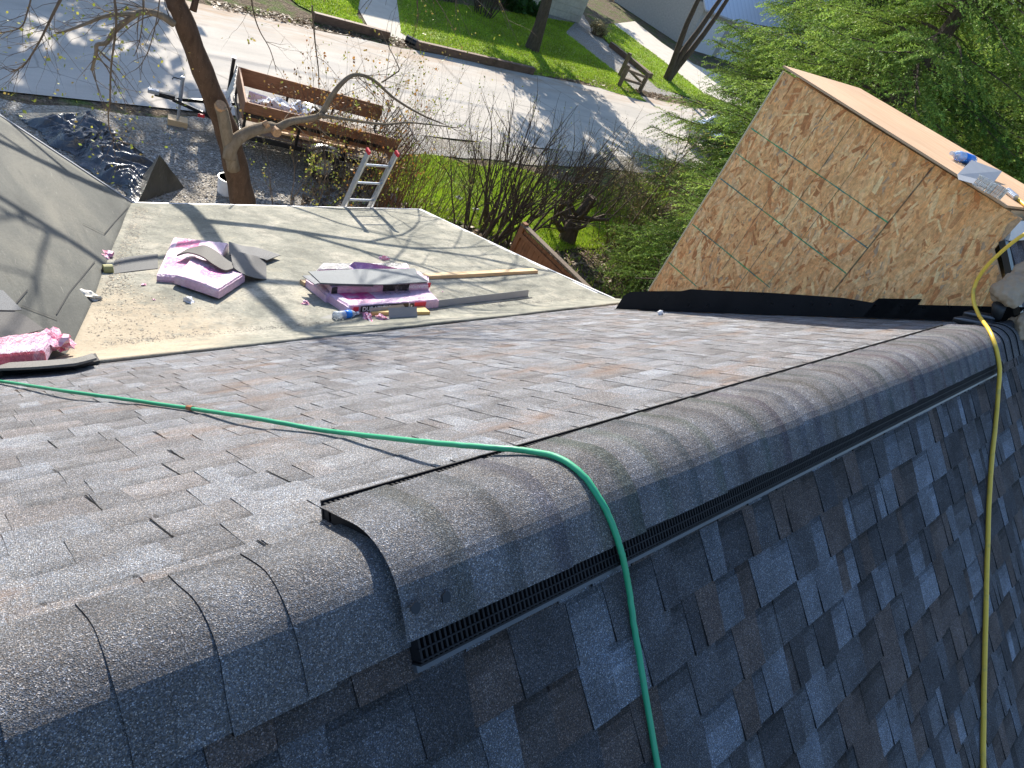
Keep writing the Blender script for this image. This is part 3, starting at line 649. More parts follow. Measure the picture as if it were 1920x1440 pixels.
# ------------------------------------------------------------------ branching growth
def rot_about(v_, ax, a): return Matrix.Rotation(a, 3, ax)@v_
def twigs(mb, buds, p, d, L, r, depth, R, droop=0, bend=.25, kids=(2, 4), ratio=.62, bud=1., nseg=4, spread=.75):
    pts = [p.copy()]; rad = [r]; q = p.copy(); dd = d.normalized()
    for k in range(nseg):
        dd = (dd+V((R.gauss(0, bend), R.gauss(0, bend), R.gauss(0, bend)-droop))*.6).normalized(); q = q+dd*(L/nseg); pts.append(q.copy()); rad.append(r*(1-.55*(k+1)/nseg))
    mb.tube(pts, rad, 5 if r > .02 else 3, cap=False)
    if depth <= 0 or L < .18:
        for pp in pts[1:]:
            if R.random() < bud: buds.append((pp+V((R.gauss(0, .01),)*3), dd))
        return
    for k in range(R.randint(*kids)):
        t = R.uniform(.25, 1); i = min(int(t*nseg), nseg-1); pp = pts[i].lerp(pts[i+1], t*nseg-i); ax = dd.orthogonal().normalized(); ax = rot_about(ax, dd, R.uniform(0, 6.28))
        nd = rot_about(dd, ax, R.uniform(.4, 1.0)*spread*1.2); twigs(mb, buds, pp, nd, L*ratio*R.uniform(.7, 1.2), rad[i]*.62, depth-1, R, droop, bend, kids, ratio, bud, nseg, spread)
    twigs(mb, buds, q, dd, L*ratio, rad[-1], depth-1, R, droop, bend, kids, ratio, bud, nseg, spread)
def leaves(name, buds, cols, size, parent, k=2, seed=1, spread=.02):
    o = _leaves(name, buds, cols, size, parent, k, seed, spread)
    if o: o['kind'] = 'stuff'
    return o
def _leaves(name, buds, cols, size, parent, k=2, seed=1, spread=.02):
    rs = np.random.RandomState(seed); n = len(buds)*k
    if n == 0: return
    P = np.repeat(np.array([tuple(b[0]) for b in buds]), k, axis=0)+rs.normal(0, spread, (n, 3)); s = size*rs.uniform(.5, 1.5, (n, 1))
    u = rs.normal(0, 1, (n, 3)); u /= np.linalg.norm(u, axis=1, keepdims=True); w_ = np.cross(u, rs.normal(0, 1, (n, 3))); w_ /= np.linalg.norm(w_, axis=1, keepdims=True)+1e-9
    Q = np.stack([P, P+u*s*.5+w_*s*.35, P+u*s, P+u*s*.5-w_*s*.35], 1); C = np.array(cols)[rs.randint(0, len(cols), n)]*rs.uniform(.7, 1.25, (n, 1))
    return flat_np(name, Q, C, MT['leaf'], parent)
YG = [(.30, .34, .05), (.42, .40, .07), (.22, .28, .05), (.38, .28, .08)]; OR = [(.50, .22, .04), (.42, .28, .06), (.55, .32, .08), (.34, .14, .04)]
# ------------------------------------------------------------------ hoses
pts = [onF(-90, 706, .012), onF(0, 715, .014), onF(120, 733, .03), onF(230, 748, .018), onF(350, 765, .012), onF(470, 783, .03), onF(600, 806, .014), onF(690, 817, .030), onF(800, 829, .052), onF(900, 838, .062)]
pts += [onP(x, y, o_) for x, y, o_ in ((985, 845, .058), (1045, 858, .056), (1092, 890, .055), (1127, 940, .055), (1144, 975, .055), (1157, 1010, .055), (1166, 1040, .052), (1173, 1070, .038), (1180, 1110, .022), (1190, 1180, .016), (1205, 1270, .016), (1232, 1430, .016), (1262, 1600, .016))]
mb = MB(); mb.tube(jit(smooth(pts), .0005), .0076, 10)
tag(mb.build('garden_hose', MT['green_hose'], smooth=True), 'long green air hose lying across the sunny slope and over the ridge vent', 'hose')
mb = MB(); q = onF(352, 764, .014); q2 = onF(362, 766, .014); mb.tube([q, q2], .010, 8); mb.build('hose_tape', mat_simple('brown_tape', (.30, .12, .05), .6), bpy.data.objects['garden_hose'])
TZ = 6.489
pts = [PZ(1903, 369, TZ+.012), PZ(1921, 384, TZ+.012), PZ(1950, 405, TZ+.02), PX(1975, 430, 5.1), PX(1945, 432, 5.02), PX(1918, 441, 5.0), PX(1880, 470, 5.0), PX(1846, 504, 5.02), PX(1828, 535, 5.04), PX(1825, 562, 5.0), PX(1836, 592, 4.9)]
pts += [onP(x, y, .058) for x, y in ((1855, 620), (1866, 648), (1872, 675), (1874, 700))]+[onP(x, y, .016) for x, y in ((1869, 770), (1861, 850), (1854, 950), (1850, 1090), (1846, 1250), (1843, 1440), (1840, 1600))]
mb = MB(); mb.tube(jit(smooth(pts, 4), .0006), .0105, 10); yh = mb.build('air_hose', MT['yellow_hose'], smooth=True)
tag(yh, 'scuffed yellow air hose dropping from the plywood top down over the roof', 'hose')
mb = MB(); a, b = PZ(1888, 357, TZ+.02), PZ(1905, 371, TZ+.016); mb.tube([a.lerp(b, k/14) for k in range(15)], [.018+.003*(k % 2) for k in range(15)], 10); mb.build('coupler', MT['steel'], yh)

# ------------------------------------------------------------------ things on the plywood top
def ringfrom(p, q, prof_, n, mb, col=(1, 1, 1), mi=0):
    mb.tube([p.lerp(q, t) for t, r in prof_], [r for t, r in prof_], n, col, mi, cap=True)
def bottle(name, label, p, q, r, lab=(.35, .62)):
    o = thing(name, label, 'bottle'); mb = MB()
    ringfrom(p, q, [(0, r*.75), (.03, r), (.2, r), (.23, r*.93), (.26, r), (.64, r), (.72, r*.95), (.82, r*.6), (.88, r*.38), (.93, r*.36)], 14, mb); mb.build('bottle_body', MT['clear'], o, smooth=True)
    mb = MB(); ringfrom(p, q, [(lab[0], r*1.02), (lab[1], r*1.02)], 14, mb); mb.build('label', MT['label_blue'], o, smooth=True)
    mb = MB(); ringfrom(p, q, [(.92, r*.42), (1.0, r*.42)], 10, mb); mb.build('cap', MT['white'], o); return o
bottle('water_bottle', 'empty water bottle with blue label lying on the plywood top', PZ(1824, 301, TZ+.035), PZ(1784, 287, TZ+.033), .034, (.1, .5))
mb = MB(); a, b = PZ(1795, 327, TZ+.004), PZ(1862, 344, TZ+.004); c_, d_ = PZ(1879, 321, TZ+.055), PZ(1822, 300, TZ+.055)
mb.add([a, b, c_, d_], [(0, 1, 2, 3)]); e, f_ = PZ(1797, 337, TZ+.004), PZ(1850, 352, TZ+.004); mb.add([a, b, f_, e], [(0, 1, 2, 3)])
o = mb.build('metal_flashing', MT['greymetal']); md = o.modifiers.new('t', 'SOLIDIFY'); md.thickness = .002
tag(o, 'bent grey metal plate leaning beside the blue bottle on the plywood top', 'metal plate')
def nailcoil(label, px, py, r, tilt):
    o = thing('nail_coil', label, 'nail coil', group='nail coils on the plywood top'); c = PZ(px, py, TZ+.035); mb = MB(); R = random.Random(px)
    for k in range(44):
        a = 2*math.pi*k/44; rr = r*(1-.25*(k % 3)/3); d = V((math.cos(a)*rr, math.sin(a)*rr, 0)); mb.tube([c+d+V((0, 0, -.031)), c+d*1.02+V((0, 0, .03))], .0022, 5); mb.tube([c+d*1.02+V((0, 0, .03)), c+d*1.02+V((0, 0, .032))], .0052, 7)
    mb.build('nails', MT['steel'], o); mb = MB()
    for z in (-.012, .012): mb.tube([c+V((math.cos(t*.4)*r*1.02, math.sin(t*.4)*r*1.02, z)) for t in range(17)], .0014, 4)
    mb.build('wire', MT['cutwood'], o)
nailcoil('dark full coil of roofing nails nearest the grey metal plate', 1846, 346, .052, 0); nailcoil('thinner loose coil of roofing nails beside the yellow hose end', 1871, 359, .040, 1)

# ------------------------------------------------------------------ things on the membrane roof
def crumple(name, label, cat, c, size, cols, mat, seed, group=None, flat=.5, sub=3):
    import bmesh
    bm = bmesh.new(); bmesh.ops.create_icosphere(bm, subdivisions=sub, radius=1); me = bpy.data.meshes.new(name); sd = V((seed*3.3, seed*1.7, 0))
    for v in bm.verts:
        p = v.co.copy(); k = .55+.75*noise.noise(p*1.4+sd)+.45*abs(noise.noise(p*3.7+sd)); v.co = V((p.x*k*size[0], p.y*k*size[1], max(p.z*k, -.35)*size[2]))
    bm.to_mesh(me); bm.free(); me.materials.append(mat); ca = me.color_attributes.new('Col', 'FLOAT_COLOR', 'CORNER'); R = random.Random(seed)
    for pl in me.polygons:
        cc = cols[int(abs(noise.noise(pl.center*25+sd))*2.2*len(cols)) % len(cols)]
        for li in pl.loop_indices: ca.data[li].color = tuple(cc)+(1,)
    o = bpy.data.objects.new(name, me); COL.objects.link(o); o.location = c; o.rotation_euler = (-AM, 0, seed*1.3)
    return tag(o, label, cat, group)
PINK = [(.80, .30, .42), (.85, .55, .66), (.72, .14, .26), (.85, .68, .76)]
LILAC = (.72, .48, .62); HOT = (.72, .07, .28)
def bundle(name, label, nl, nr, fr, fl_, h, base, prints, bow=0, seed=0, group=None, plane=None, parentless=True):
    on = plane or onM
    A, B, C_, D_ = on(*nl, h), on(*nr, h), on(*fr, h), on(*fl_, h); n_ = nM if on is onM else nF
    th = h-base; sec = [(-.01, -1), (-.016, -.65), (-.012, -.25), (.005, -.05), (.03, 0)]+[(k/14, 0) for k in range(1, 14)]+[(.97, 0), (.995, -.05), (1.012, -.25), (1.016, -.65), (1.01, -1)]
    us = [0, .004, .012, .025]+[k/36 for k in range(1, 36)]+[.975, .988, .996, 1]; mb = MB()
    def pt(u, k):
        t, hf = sec[k]; p = A.lerp(B, u).lerp(D_.lerp(C_, u), t); e = min(u, 1-u); hh = hf
        dz = .006*noise.noise(V((u*9, t*4, seed*3)))+.004*noise.noise(V((u*26, t*11, seed)))+bow*(4*u*(1-u)-.6)
        if e < .004: hh = -.96 if hf > -.96 else hf
        elif e < .02: hh = min(hf, -.18)
        return p+n_*(th*hh+dz*(1+hf))+dM*0
    for i in range(len(us)-1):
        for k in range(len(sec)-1):
            u = (us[i]+us[i+1])/2; t = (sec[k][0]+sec[k+1][0])/2; hf = (sec[k][1]+sec[k+1][1])/2; c = LILAC
            for (ua, ub, ta, tb, side, cc) in prints:
                if ua <= u <= ub and ((not side and ta <= t <= tb and hf > -.03) or (side and t < 0.01 and hf < -.03)): c = cc
            mb.add([pt(us[i], k), pt(us[i+1], k), pt(us[i+1], k+1), pt(us[i], k+1)], [(0, 1, 2, 3)], c)
    for u in (0, 1): mb.add([pt(u, k) for k in range(len(sec))], [tuple(range(len(sec)))[::(-1 if u else 1)]], LILAC)
    o = mb.build(name, MT['wrap'], smooth=False)
    tag(o, label, 'shingle bundle', group); return o, A, B, C_, D_, n_
def lettering(txt, parent, p, xdir, ydir, size, col, name='lettering', h=.002, bold=.02):
    cu = bpy.data.curves.new(name, 'FONT'); cu.body = txt; cu.size = size; cu.extrude = .0006; cu.offset = bold*size
    tmp = bpy.data.objects.new(name, cu); COL.objects.link(tmp); bpy.context.view_layer.update()
    me = bpy.data.meshes.new_from_object(tmp.evaluated_get(bpy.context.evaluated_depsgraph_get())); COL.objects.unlink(tmp); bpy.data.objects.remove(tmp)
    x = xdir.normalized(); y = (ydir-x*ydir.dot(x)).normalized(); z = x.cross(y); o = bpy.data.objects.new(name, me); COL.objects.link(o)
    me.materials.clear(); me.materials.append(col); o.matrix_world = Matrix(((x.x, y.x, z.x, 0), (x.y, y.y, z.y, 0), (x.z, y.z, z.z, 0), (0, 0, 0, 1))); o.location = p+z*h
    if parent: o.parent = parent
    return o
WHT = mat_simple('white_ink', (.8, .78, .78), .5); REDI = mat_simple('red_ink', (.62, .03, .06), .45); BLKI = mat_simple('black_ink', (.015, .012, .014), .45)
GRPB = 'pink wrapped shingle bundles on the porch roof'
# right-hand stack
b2, A2, B2, C2, D2, _ = bundle('shingle_bundle', 'lower pink bundle at the back of the stack, under the loose grey shingles', (611, 551), (806, 541), (805, 516), (573, 521), .085, .002, [], seed=2, group=GRPB)
b1, A1, B1, C1, D1, n1_ = bundle('shingle_bundle', 'front pink shingle bundle with black lettered side band beside the yellow board', (652, 573), (824, 561), (804, 539), (611, 547), .088, .002, [(.08, .36, .35, .95, False, HOT), (.10, .30, .1, .35, False, (.85, .45, .58)), (.12, .22, .5, .62, False, (.6, .2, .36))], seed=1, group=GRPB)
side = (B1-A1).normalized(); upv = nM
def sidequad(A, B, u0, u1, h0, h1, mat, nm, parent, th, off=.019):
    p0 = A.lerp(B, u0); p1 = A.lerp(B, u1); o_ = (A-D1).normalized()*off; mb = MB()
    n_ = 8
    for k in range(n_):
        a = p0.lerp(p1, k/n_); b = p0.lerp(p1, (k+1)/n_); mb.add([a+o_+nM*h0, b+o_+nM*h0, b+o_+nM*h1, a+o_+nM*h1], [(0, 1, 2, 3)])
    return mb.build(nm, mat, parent)
sidequad(A1, B1, .12, .63, -.058, -.006, BLKI, 'black_band', b1, .088); sidequad(A1, B1, .64, .645, -.058, -.006, WHT, 'white_edge', b1, .088)
sidequad(A1, B1, .70, .83, -.060, -.008, REDI, 'red_band', b1, .088); sidequad(A1, B1, .045, .10, -.075, -.010, REDI, 'red_band', b1, .088)
sidequad(A1, B1, .645, .69, -.062, -.012, BLKI, 'black_band', b1, .088)
out_ = (A1-D1).normalized()
lettering('DURATION', b1, A1.lerp(B1, .135)+nM*-.050+out_*.021, B1-A1, nM, .052, WHT)
lettering('R', b1, A1.lerp(B1, .652)+nM*-.052+out_*.021, B1-A1, nM, .036, WHT)
lettering('DURATION', b1, A1.lerp(D1, .22).lerp(B1.lerp(C1, .22), .86)+nM*.008, A1-B1, A1-D1, .048, mat_simple('grey_ink', (.25, .22, .27), .5), bold=0)
for k in range(3):
    p = A1.lerp(B1, .52+.10*k).lerp(D1.lerp(C1, .52+.10*k), .62)+nM*.011; mb = MB(); x_ = (B1-A1).normalized(); y_ = (D1-A1).normalized()
    mb.tube([p+x_*math.cos(t*.524)*.024+y_*math.sin(t*.524)*.024 for t in range(13)], .003, 4); mb.build('ring_print', mat_simple('grey_ink', (.25, .22, .27), .5), b1)
# upper bundle of the stack carrying the loose shingles
b3, A3, B3, C3, D3, _ = bundle('shingle_bundle', 'opened upper bundle in the stack with black band, right under the loose shingles', (622, 537), (806, 531), (790, 508), (600, 512), .150, .088, [(0, .78, 0, 0, True, (.02, .018, .02)), (.05, .5, -.1, .1, True, (.70, .40, .52))], seed=3, group=GRPB)
lettering('DURATION', b3, A3.lerp(B3, .97)+nM*.0-out_*-.02+nM*-.008, A3-B3, nM*-1, .040, WHT)
sidequad(A3, B3, .965, .998, -.052, -.005, REDI, 'red_band', b3, .1)
b4, A4, B4, C4, D4, _ = bundle('shingle_bundle', 'torn open bundle furthest back behind the loose grey shingles', (592, 505), (770, 503), (766, 493), (602, 493), .095, .002, [(0, .35, 0, 1, False, (.20, .20, .21)), (.35, .95, .3, 1.1, False, (.16, .165, .17)), (.28, .36, 0, 0, True, REDI.node_tree.nodes['Principled BSDF'].inputs[0].default_value[:3] if 0 else (.6, .05, .06)), (.38, .6, 0, 0, True, (.02, .018, .02))], seed=4, group=GRPB)
lettering('DURA', b4, A4.lerp(B4, .40)+nM*-.058+out_*.02, B4-A4, nM, .045, WHT)
mb = MB(); rows = [[(655, 498, .10), (664, 491, .15), (690, 493, .15), (715, 497, .145), (745, 503, .12)], [(655, 506, .09), (670, 504, .10), (695, 505, .10), (720, 506, .10), (745, 505, .10)]]
vs = [onM(*p) for r_ in rows for p in r_]; mb.add(vs, [(i, i+1, i+6, i+5) for i in range(4)], (.38, .20, .42)); o = mb.build('torn_flap', MT['wrap'], b4)
def sheet_rows(name, label, cat, rows, mat, col, th=.006, parent=None, group=None, sub=6, on=None):
    on = on or onM; G = [[on(*p) for p in r_] for r_ in rows]; G = [smooth(r_, sub) for r_ in G]
    m_ = len(G[0]); mb = MB(); vs = [p for r_ in G for p in r_]
    mb.add(vs, [], col)
    for j in range(len(G)-1):
        for i in range(m_-1): mb.f.append((j*m_+i, j*m_+i+1, (j+1)*m_+i+1, (j+1)*m_+i)); mb.c.append(col); mb.m.append(0)
    o = mb.build(name, mat, parent); md = o.modifiers.new('t', 'SOLIDIFY'); md.thickness = th
    if parent is None: tag(o, label, cat, group)
    return o
GRPS = 'loose shingles on the bundles'
SG = (.135, .15, .16)
sheet_rows('loose_shingle', 'uppermost wide grey shingle laid flat on the right-hand stack', 'shingle', [[(601, 530, .165), (650, 532, .185), (720, 533, .185), (770, 530, .18), (804, 528, .165)], [(584, 514, .168), (640, 516, .186), (700, 516, .184), (750, 515, .18), (783, 513, .17)], [(578, 509, .16), (630, 506, .180), (690, 504, .180), (740, 504, .178), (778, 503, .17)]], MT['back'], SG, .008, group=GRPS)
sheet_rows('loose_shingle', 'second grey shingle whose edge shows left of the stack top', 'shingle', [[(591, 533, .155), (600, 531, .158), (640, 534, .16), (700, 536, .16)], [(567, 517, .150), (580, 516, .158), (630, 516, .16), (700, 516, .16)]], MT['back'], (.16, .17, .18), .008, group=GRPS)
mb = MB(); vs = [onM(603, 531, .168), onM(804, 529, .166), onM(803, 534, .160), onM(605, 536, .162)]; 
# left-hand pair of slumped bundles
bundle('shingle_bundle', 'wide pink bundle underneath on the left, farther from the water bottle', (294, 512), (394, 521), (429, 455), (325, 444), .075, .002, [(.1, .5, .72, .95, False, HOT), (.05, .5, .15, .40, False, (.78, .2, .42))], seed=6, group=GRPB)
bundle('shingle_bundle', 'slumped pink bundle on top, its corner pointing at the water bottle', (327, 513), (411, 541), (459, 511), (361, 480), .110, .03, [(.35, .78, .30, .72, False, (.80, .22, .46)), (.05, .3, .1, .9, False, (.84, .45, .60))], bow=.012, seed=7, group=GRPB)
sheet_rows('loose_shingle', 'bent dark shingle bridging both left bundles', 'shingle', [[(331, 478, .13), (352, 473, .155), (378, 480, .175), (400, 495, .165), (421, 506, .14), (437, 503, .135)], [(352, 466, .13), (368, 462, .15), (385, 460, .18), (405, 470, .17), (425, 486, .15), (438, 494, .14)]], MT['back'], (.075, .07, .065), .012, group=GRPS)
sheet_rows('loose_shingle', 'large flat grey shingle hanging off the right corner of the left bundles', 'shingle', [[(436, 494, .15), (440, 503, .13), (458, 514, .10), (480, 521, .05), (500, 524, .012)], [(432, 470, .13), (452, 473, .13), (472, 478, .11), (488, 482, .07), (499, 484, .03)]], MT['back'], (.10, .098, .095), .007, group=GRPS)
sheet_rows('loose_shingle', 'thin grey shingle with pointed tip behind the left bundles', 'shingle', [[(430, 478, .10), (460, 480, .10), (490, 484, .07), (500, 488, .05)], [(429, 453, .10), (458, 461, .09), (482, 464, .06), (526, 478, .05)]], MT['back'], (.085, .088, .092), .006, group=GRPS)
sheet_rows('loose_shingle', 'narrow grey shingle strip lying flat left of the pink bundles', 'shingle', [[(214, 513, .012), (250, 508, .015), (296, 503, .012)], [(214, 486, .008), (250, 480, .015), (296, 476, .015)]], MT['back'], (.06, .063, .066), .006, group=GRPS)
# timber and metal
def board(name, label, cat, a, b, w_, t_, mat, up=None, bev=.003, on=None):
    up = up or nM; d = (b-a); L = d.length; x = d.normalized(); z = (up-x*up.dot(x)).normalized(); y = z.cross(x); mb = MB()
    mb.box((0, 0, 0), (L, w_, t_), bev=bev); o = mb.build(name, mat); o.matrix_world = Matrix(((x.x, y.x, z.x, 0), (x.y, y.y, z.y, 0), (x.z, y.z, z.z, 0), (0, 0, 0, 1))); o.location = (a+b)/2
    return tag(o, label, cat)
board('lumber', 'long pale two by four lying from under the shingle stack', 'board', onM(566, 531, .022), onM(1004, 508, .022), .089, .040, MT['lumber'])
board('lumber', 'short yellow board end in front of the lettered pink bundle', 'board', onM(691, 584, .022), onM(800, 583, .022), .14, .04, MT['yellow_lumber'])
a, b = onM(700, 597, .004), onM(997, 559, .004); y_ = nM.cross((b-a).normalized()); y_ = y_ if y_.y > 0 else -y_; mb = MB()
for (s0, h0), (s1, h1) in (((0, .0), (.055, .0)), ((.055, .0), (.060, .068)), ((0, 0), (-.006, .012))):
    mb.add([a+y_*s0+nM*h0, b+y_*s0+nM*h0, b+y_*s1+nM*h1, a+y_*s1+nM*h1], [(0, 1, 2, 3)])
o = mb.build('drip_edge_metal', MT['greymetal']); md = o.modifiers.new('t', 'SOLIDIFY'); md.thickness = .0015
tag(o, 'long grey metal angle strip lying below the lettered bundle', 'metal strip')
mb = MB(); p, q = onM(730, 599, .003), onM(783, 596, .003); up = (nM*.9-dM*-.35); mb.add([p, q, q+up*.10, p+up*.10], [(0, 1, 2, 3)]); o = mb.build('metal_flashing', MT['greymetal']); md = o.modifiers.new('t', 'SOLIDIFY'); md.thickness = .002
tag(o, 'small grey metal square propped against the yellow board end', 'metal plate')
bottle('water_bottle', 'clear water bottle with blue ring label by the crumpled pink wrap', onM(626, 592, .034), onM(672, 587, .03), .034, (.42, .66))
bottle('water_bottle', 'clear water bottle lying against the left pink bundles', onM(377, 537, .036), onM(330, 528, .034), .036, (.42, .72))
mb = MB(); mb.add([onM(590, 599, .004), onM(611, 606, .004), onM(640, 603, .006), onM(626, 588, .02)], [(0, 1, 2, 3)]); o = mb.build('plastic_sheet', mat_simple('frosted_sheet', (.17, .17, .155), .6, spec=.2)); md = o.modifiers.new('t', 'SOLIDIFY'); md.thickness = .001
tag(o, 'flat translucent sheet under the bottle with the blue ring', 'plastic sheet')
GP = 'pink wrapper scraps'
for lab, px, py, sz, sd in (('crumpled pink wrap between blue ringed bottle and metal square', 690, 597, (.085, .055, .045), 1), ('smaller white and pink wrap next to the metal square', 716, 598, (.07, .05, .04), 2), ('torn pink wrap standing behind the shingle stack', 720, 486, (.07, .06, .05), 3),
        ('pink and lilac wrap caught at the foot of the left slope', 196, 481, (.12, .09, .06), 4), ('tiny pink scrap left of the bottle', 269, 534, (.03, .02, .012), 5), ('tiniest pink dot of wrap below the other scrap', 289, 562, (.015, .012, .008), 6), ('torn pink and white scrap in front of the stack, left side', 574, 570, (.045, .04, .025), 7), ('tiny pink scrap right of the stack', 830, 547, (.02, .012, .008), 8)):
    crumple('wrapper_scrap', lab, 'wrapper', onM(px, py, .012), sz, PINK, MT['wrap'], sd, GP)
crumple('plastic_scrap', 'clear crumpled plastic below the left pink bundles', 'plastic scrap', onM(355, 565, .012), (.07, .04, .04), [(.75, .76, .76), (.5, .5, .5)], MT['white'], 11)
crumple('plastic_scrap', 'small clear plastic scrap on the shingles near the black strip', 'plastic scrap', onF(1238, 587, .02), (.035, .035, .03), [(.75, .76, .76), (.5, .5, .5)], MT['white'], 12)
crumple('paper_scrap', 'white paper scrap in the valley beside the left slope', 'paper', onM(172, 558, .02), (.06, .11, .04), [(.72, .68, .58), (.55, .52, .45)], MT['attr'], 13)
mb = MB(); c0 = onM(202, 505, .028); mb.tube([c0+V((-.035, 0, 0)), c0+V((-.033, 0, 0)), c0+V((.033, 0, 0)), c0+V((.035, 0, 0))], [.03, .04, .04, .03], 16, (.35, .33, .13)); mb.tube([c0+V((-.037, 0, 0)), c0+V((.037, 0, 0))], .018, 10, (.02, .02, .02))
tag(mb.build('tape_roll', MT['attr']), 'olive tape roll at the foot of the left slope', 'tape roll')
# pink parcel and dark strips at the far left
def onFL(px, py, h=0):
    a_, b_ = onF(px, py, h), onL(px, py, h); o = V((0, 0, CAMZ)); return a_ if (a_-o).length < (b_-o).length else b_
bundle('shingle_bundle', 'long pink wrap parcel at the left edge beside the valley', (-70, 668), (84, 656), (106, 618), (-70, 640), .07, .004, [(0, .9, .5, 1, False, (.85, .42, .52)), (0, .8, 0, .3, False, (.80, .62, .70)), (0, 1, 0, 0, True, (.62, .08, .14))], seed=8, group=GRPB, plane=onFL)
crumple('wrapper_scrap', 'big torn pink wrap at the end of the long parcel', 'wrapper', onFL(108, 640, .05), (.12, .13, .10), PINK, MT['wrap'], 9, GP)
crumple('wrapper_scrap', 'bright pink wrap under the black strips at the left edge', 'wrapper', onF(8, 691, .02), (.14, .05, .03), [(.75, .06, .3), (.8, .5, .6)], MT['wrap'], 10, GP)
for i, (lab, h, x1, dy) in enumerate((('upper black shingle strip below the pink parcel', .055, 181, 0), ('lower black shingle strip under another strip', .025, 187, 5))):
    sheet_rows('shingle_strip', lab, 'shingle strip', [[(-60, 693+dy, h), (60, 688+dy, h), (130, 682+dy, h), (150, 679+dy, h), (x1, 671+dy, h)], [(-60, 683, h+.01), (60, 677, h+.01), (130, 672, h+.01), (150, 669, h+.01), (x1-8, 662, h+.005)]], MT['back'], (.13, .125, .115) if i == 0 else (.02, .02, .022), .012, on=onF, group='black strips on the slope')
for i, (lab, pts) in enumerate((('grey felt sheet lapped on the left slope, upper piece', [(-40, 536), (5, 546), (40, 582), (24, 583), (-40, 582)]), ('dark felt sheet on the left slope, lower piece', [(-40, 579), (10, 578), (45, 592), (82, 618), (-40, 650)]))):
    mb = MB(); mb.prism([onL(x, y, .012+.006*(1-i)) for x, y in pts], nL*.006, (.15, .155, .16) if i == 0 else (.10, .095, .09)); tag(mb.build('felt_sheet', MT['back']), lab, 'felt sheet')

# ------------------------------------------------------------------ ladder
lad = thing('ladder', 'aluminium ladder with red tips leaning on the porch roof eave', 'ladder')
E1, E2 = V((5.03, 7.22, 2.50)), V((5.455, 7.19, 2.50)); T1, T2 = PX(690, 292, 5.03), PX(740, 291, 5.455); T2.y = T1.y = 7.05; T2.z = T1.z = 3.39
for E_, T_ in ((E1, T1), (E2, T2)):
    d = (T_-V((T_.x, 7.24, 2.5))).normalized(); bt = V((T_.x, 7.24, 2.5))-d*2.55; L = (T_-bt).length; mb = MB(); rot = d.to_track_quat('Z', 'Y').to_matrix(); s = 1 if E_ is E1 else -1
    c0 = (bt+T_)/2; mb.box(c0, (.004, .075, L), rot); mb.box(c0+V((s*.012, 0, 0))+rot@V((0, .0375, 0)), (.026, .003, L), rot); mb.box(c0+V((s*.012, 0, 0))-rot@V((0, .0375, 0)), (.026, .003, L), rot); mb.build('rail', MT['alu'], lad)
    mb = MB(); mb.box(T_+d*.012, (.036, .086, .05), rot, bev=.006); mb.build('tip', MT['red'], lad)
d = (T1-V((T1.x, 7.24, 2.5))).normalized()
for k in range(10):
    p = T1-d*(.20+.295*k); q = V((T2.x, p.y, p.z)); mb = MB(); mb.tube([p, q], .016, 10); mb.build('rung', MT['alu'], lad)

# ------------------------------------------------------------------ trailer
TA = math.radians(-17.6); tr = thing('utility_trailer', 'black utility trailer with brown wooden side boards parked on the gravel', 'trailer', (8.04, 13.32, 0), TA)
Lb, Wb = 3.15, 1.78
def part(nm, fn, mat, parent=tr): mb = MB(); fn(mb); return mb.build(nm, mat, parent)
part('frame', lambda b: [b.box((0, s*Wb/2, .50), (Lb, .06, .10)) for s in (-1, 1)]+[b.box((x, 0, .50), (.06, Wb-.06, .10)) for x in (-1.545, -.5, .5, 1.545)]+[b.box((x, s*(Wb/2), .76), (.05, .05, .42)) for s in (-1, 1) for x in (-1.53, -.5, .5, 1.53)]+[b.box((0, s*(Wb/2), .94), (Lb, .05, .05)) for s in (-1, 1)], MT['blackmetal'])
part('deck', lambda b: b.box((0, 0, .565), (Lb-.06, Wb-.08, .03)), MT['greywood'])
for s in (-1, 1): part('side_board', lambda b: b.box((0, s*(Wb/2-.045), .99), (Lb, .038, .36), bev=.004), MT['sidewood'])
part('front_board', lambda b: b.box((-Lb/2+.02, 0, .99), (.038, Wb-.13, .36), bev=.004), MT['sidewood'])
part('tongue', lambda b: [b.tube([(-1.55, s*.6, .48), (-2.75, .02*s, .52)], .045, 4) for s in (-1, 1)]+[b.box((-2.9, 0, .55), (.36, .09, .09), bev=.01)], MT['blackmetal'])
part('coupler', lambda b: [b.box((-3.1, 0, .58), (.2, .11, .08), taper=.7, bev=.01)], MT['steel'])
part('tool_box', lambda b: [b.box((-1.95, .05, .62), (.45, .75, .26), bev=.01)], MT['blackmetal']); part('tool_box_lid', lambda b: b.box((-1.95, .05, .765), (.47, .77, .03)), MT['greymetal'])
part('jack', lambda b: [b.tube([(-2.62, .06, .12), (-2.62, .06, .62)], .028, 8), b.tube([(-2.62, .06, .5), (-2.62, .06, .98)], .036, 8)], MT['steel'])
part('jack_handle', lambda b: [b.tube([(-2.62, .06, .92), (-2.78, .06, .93), (-2.80, .06, .88)], .012, 6)], MT['blackmetal'])
part('marker_light', lambda b: b.box((-2.25, -.37, .48), (.12, .03, .06)), MT['red'])
part('stake_post', lambda b: b.tube([(-1.72, .55, .5), (-1.72, .55, 1.42)], .045, 4), MT['blackmetal']); part('post_cap', lambda b: b.tube([(-1.72, .55, 1.42), (-1.72, .55, 1.45)], .05, 4), MT['steel'])
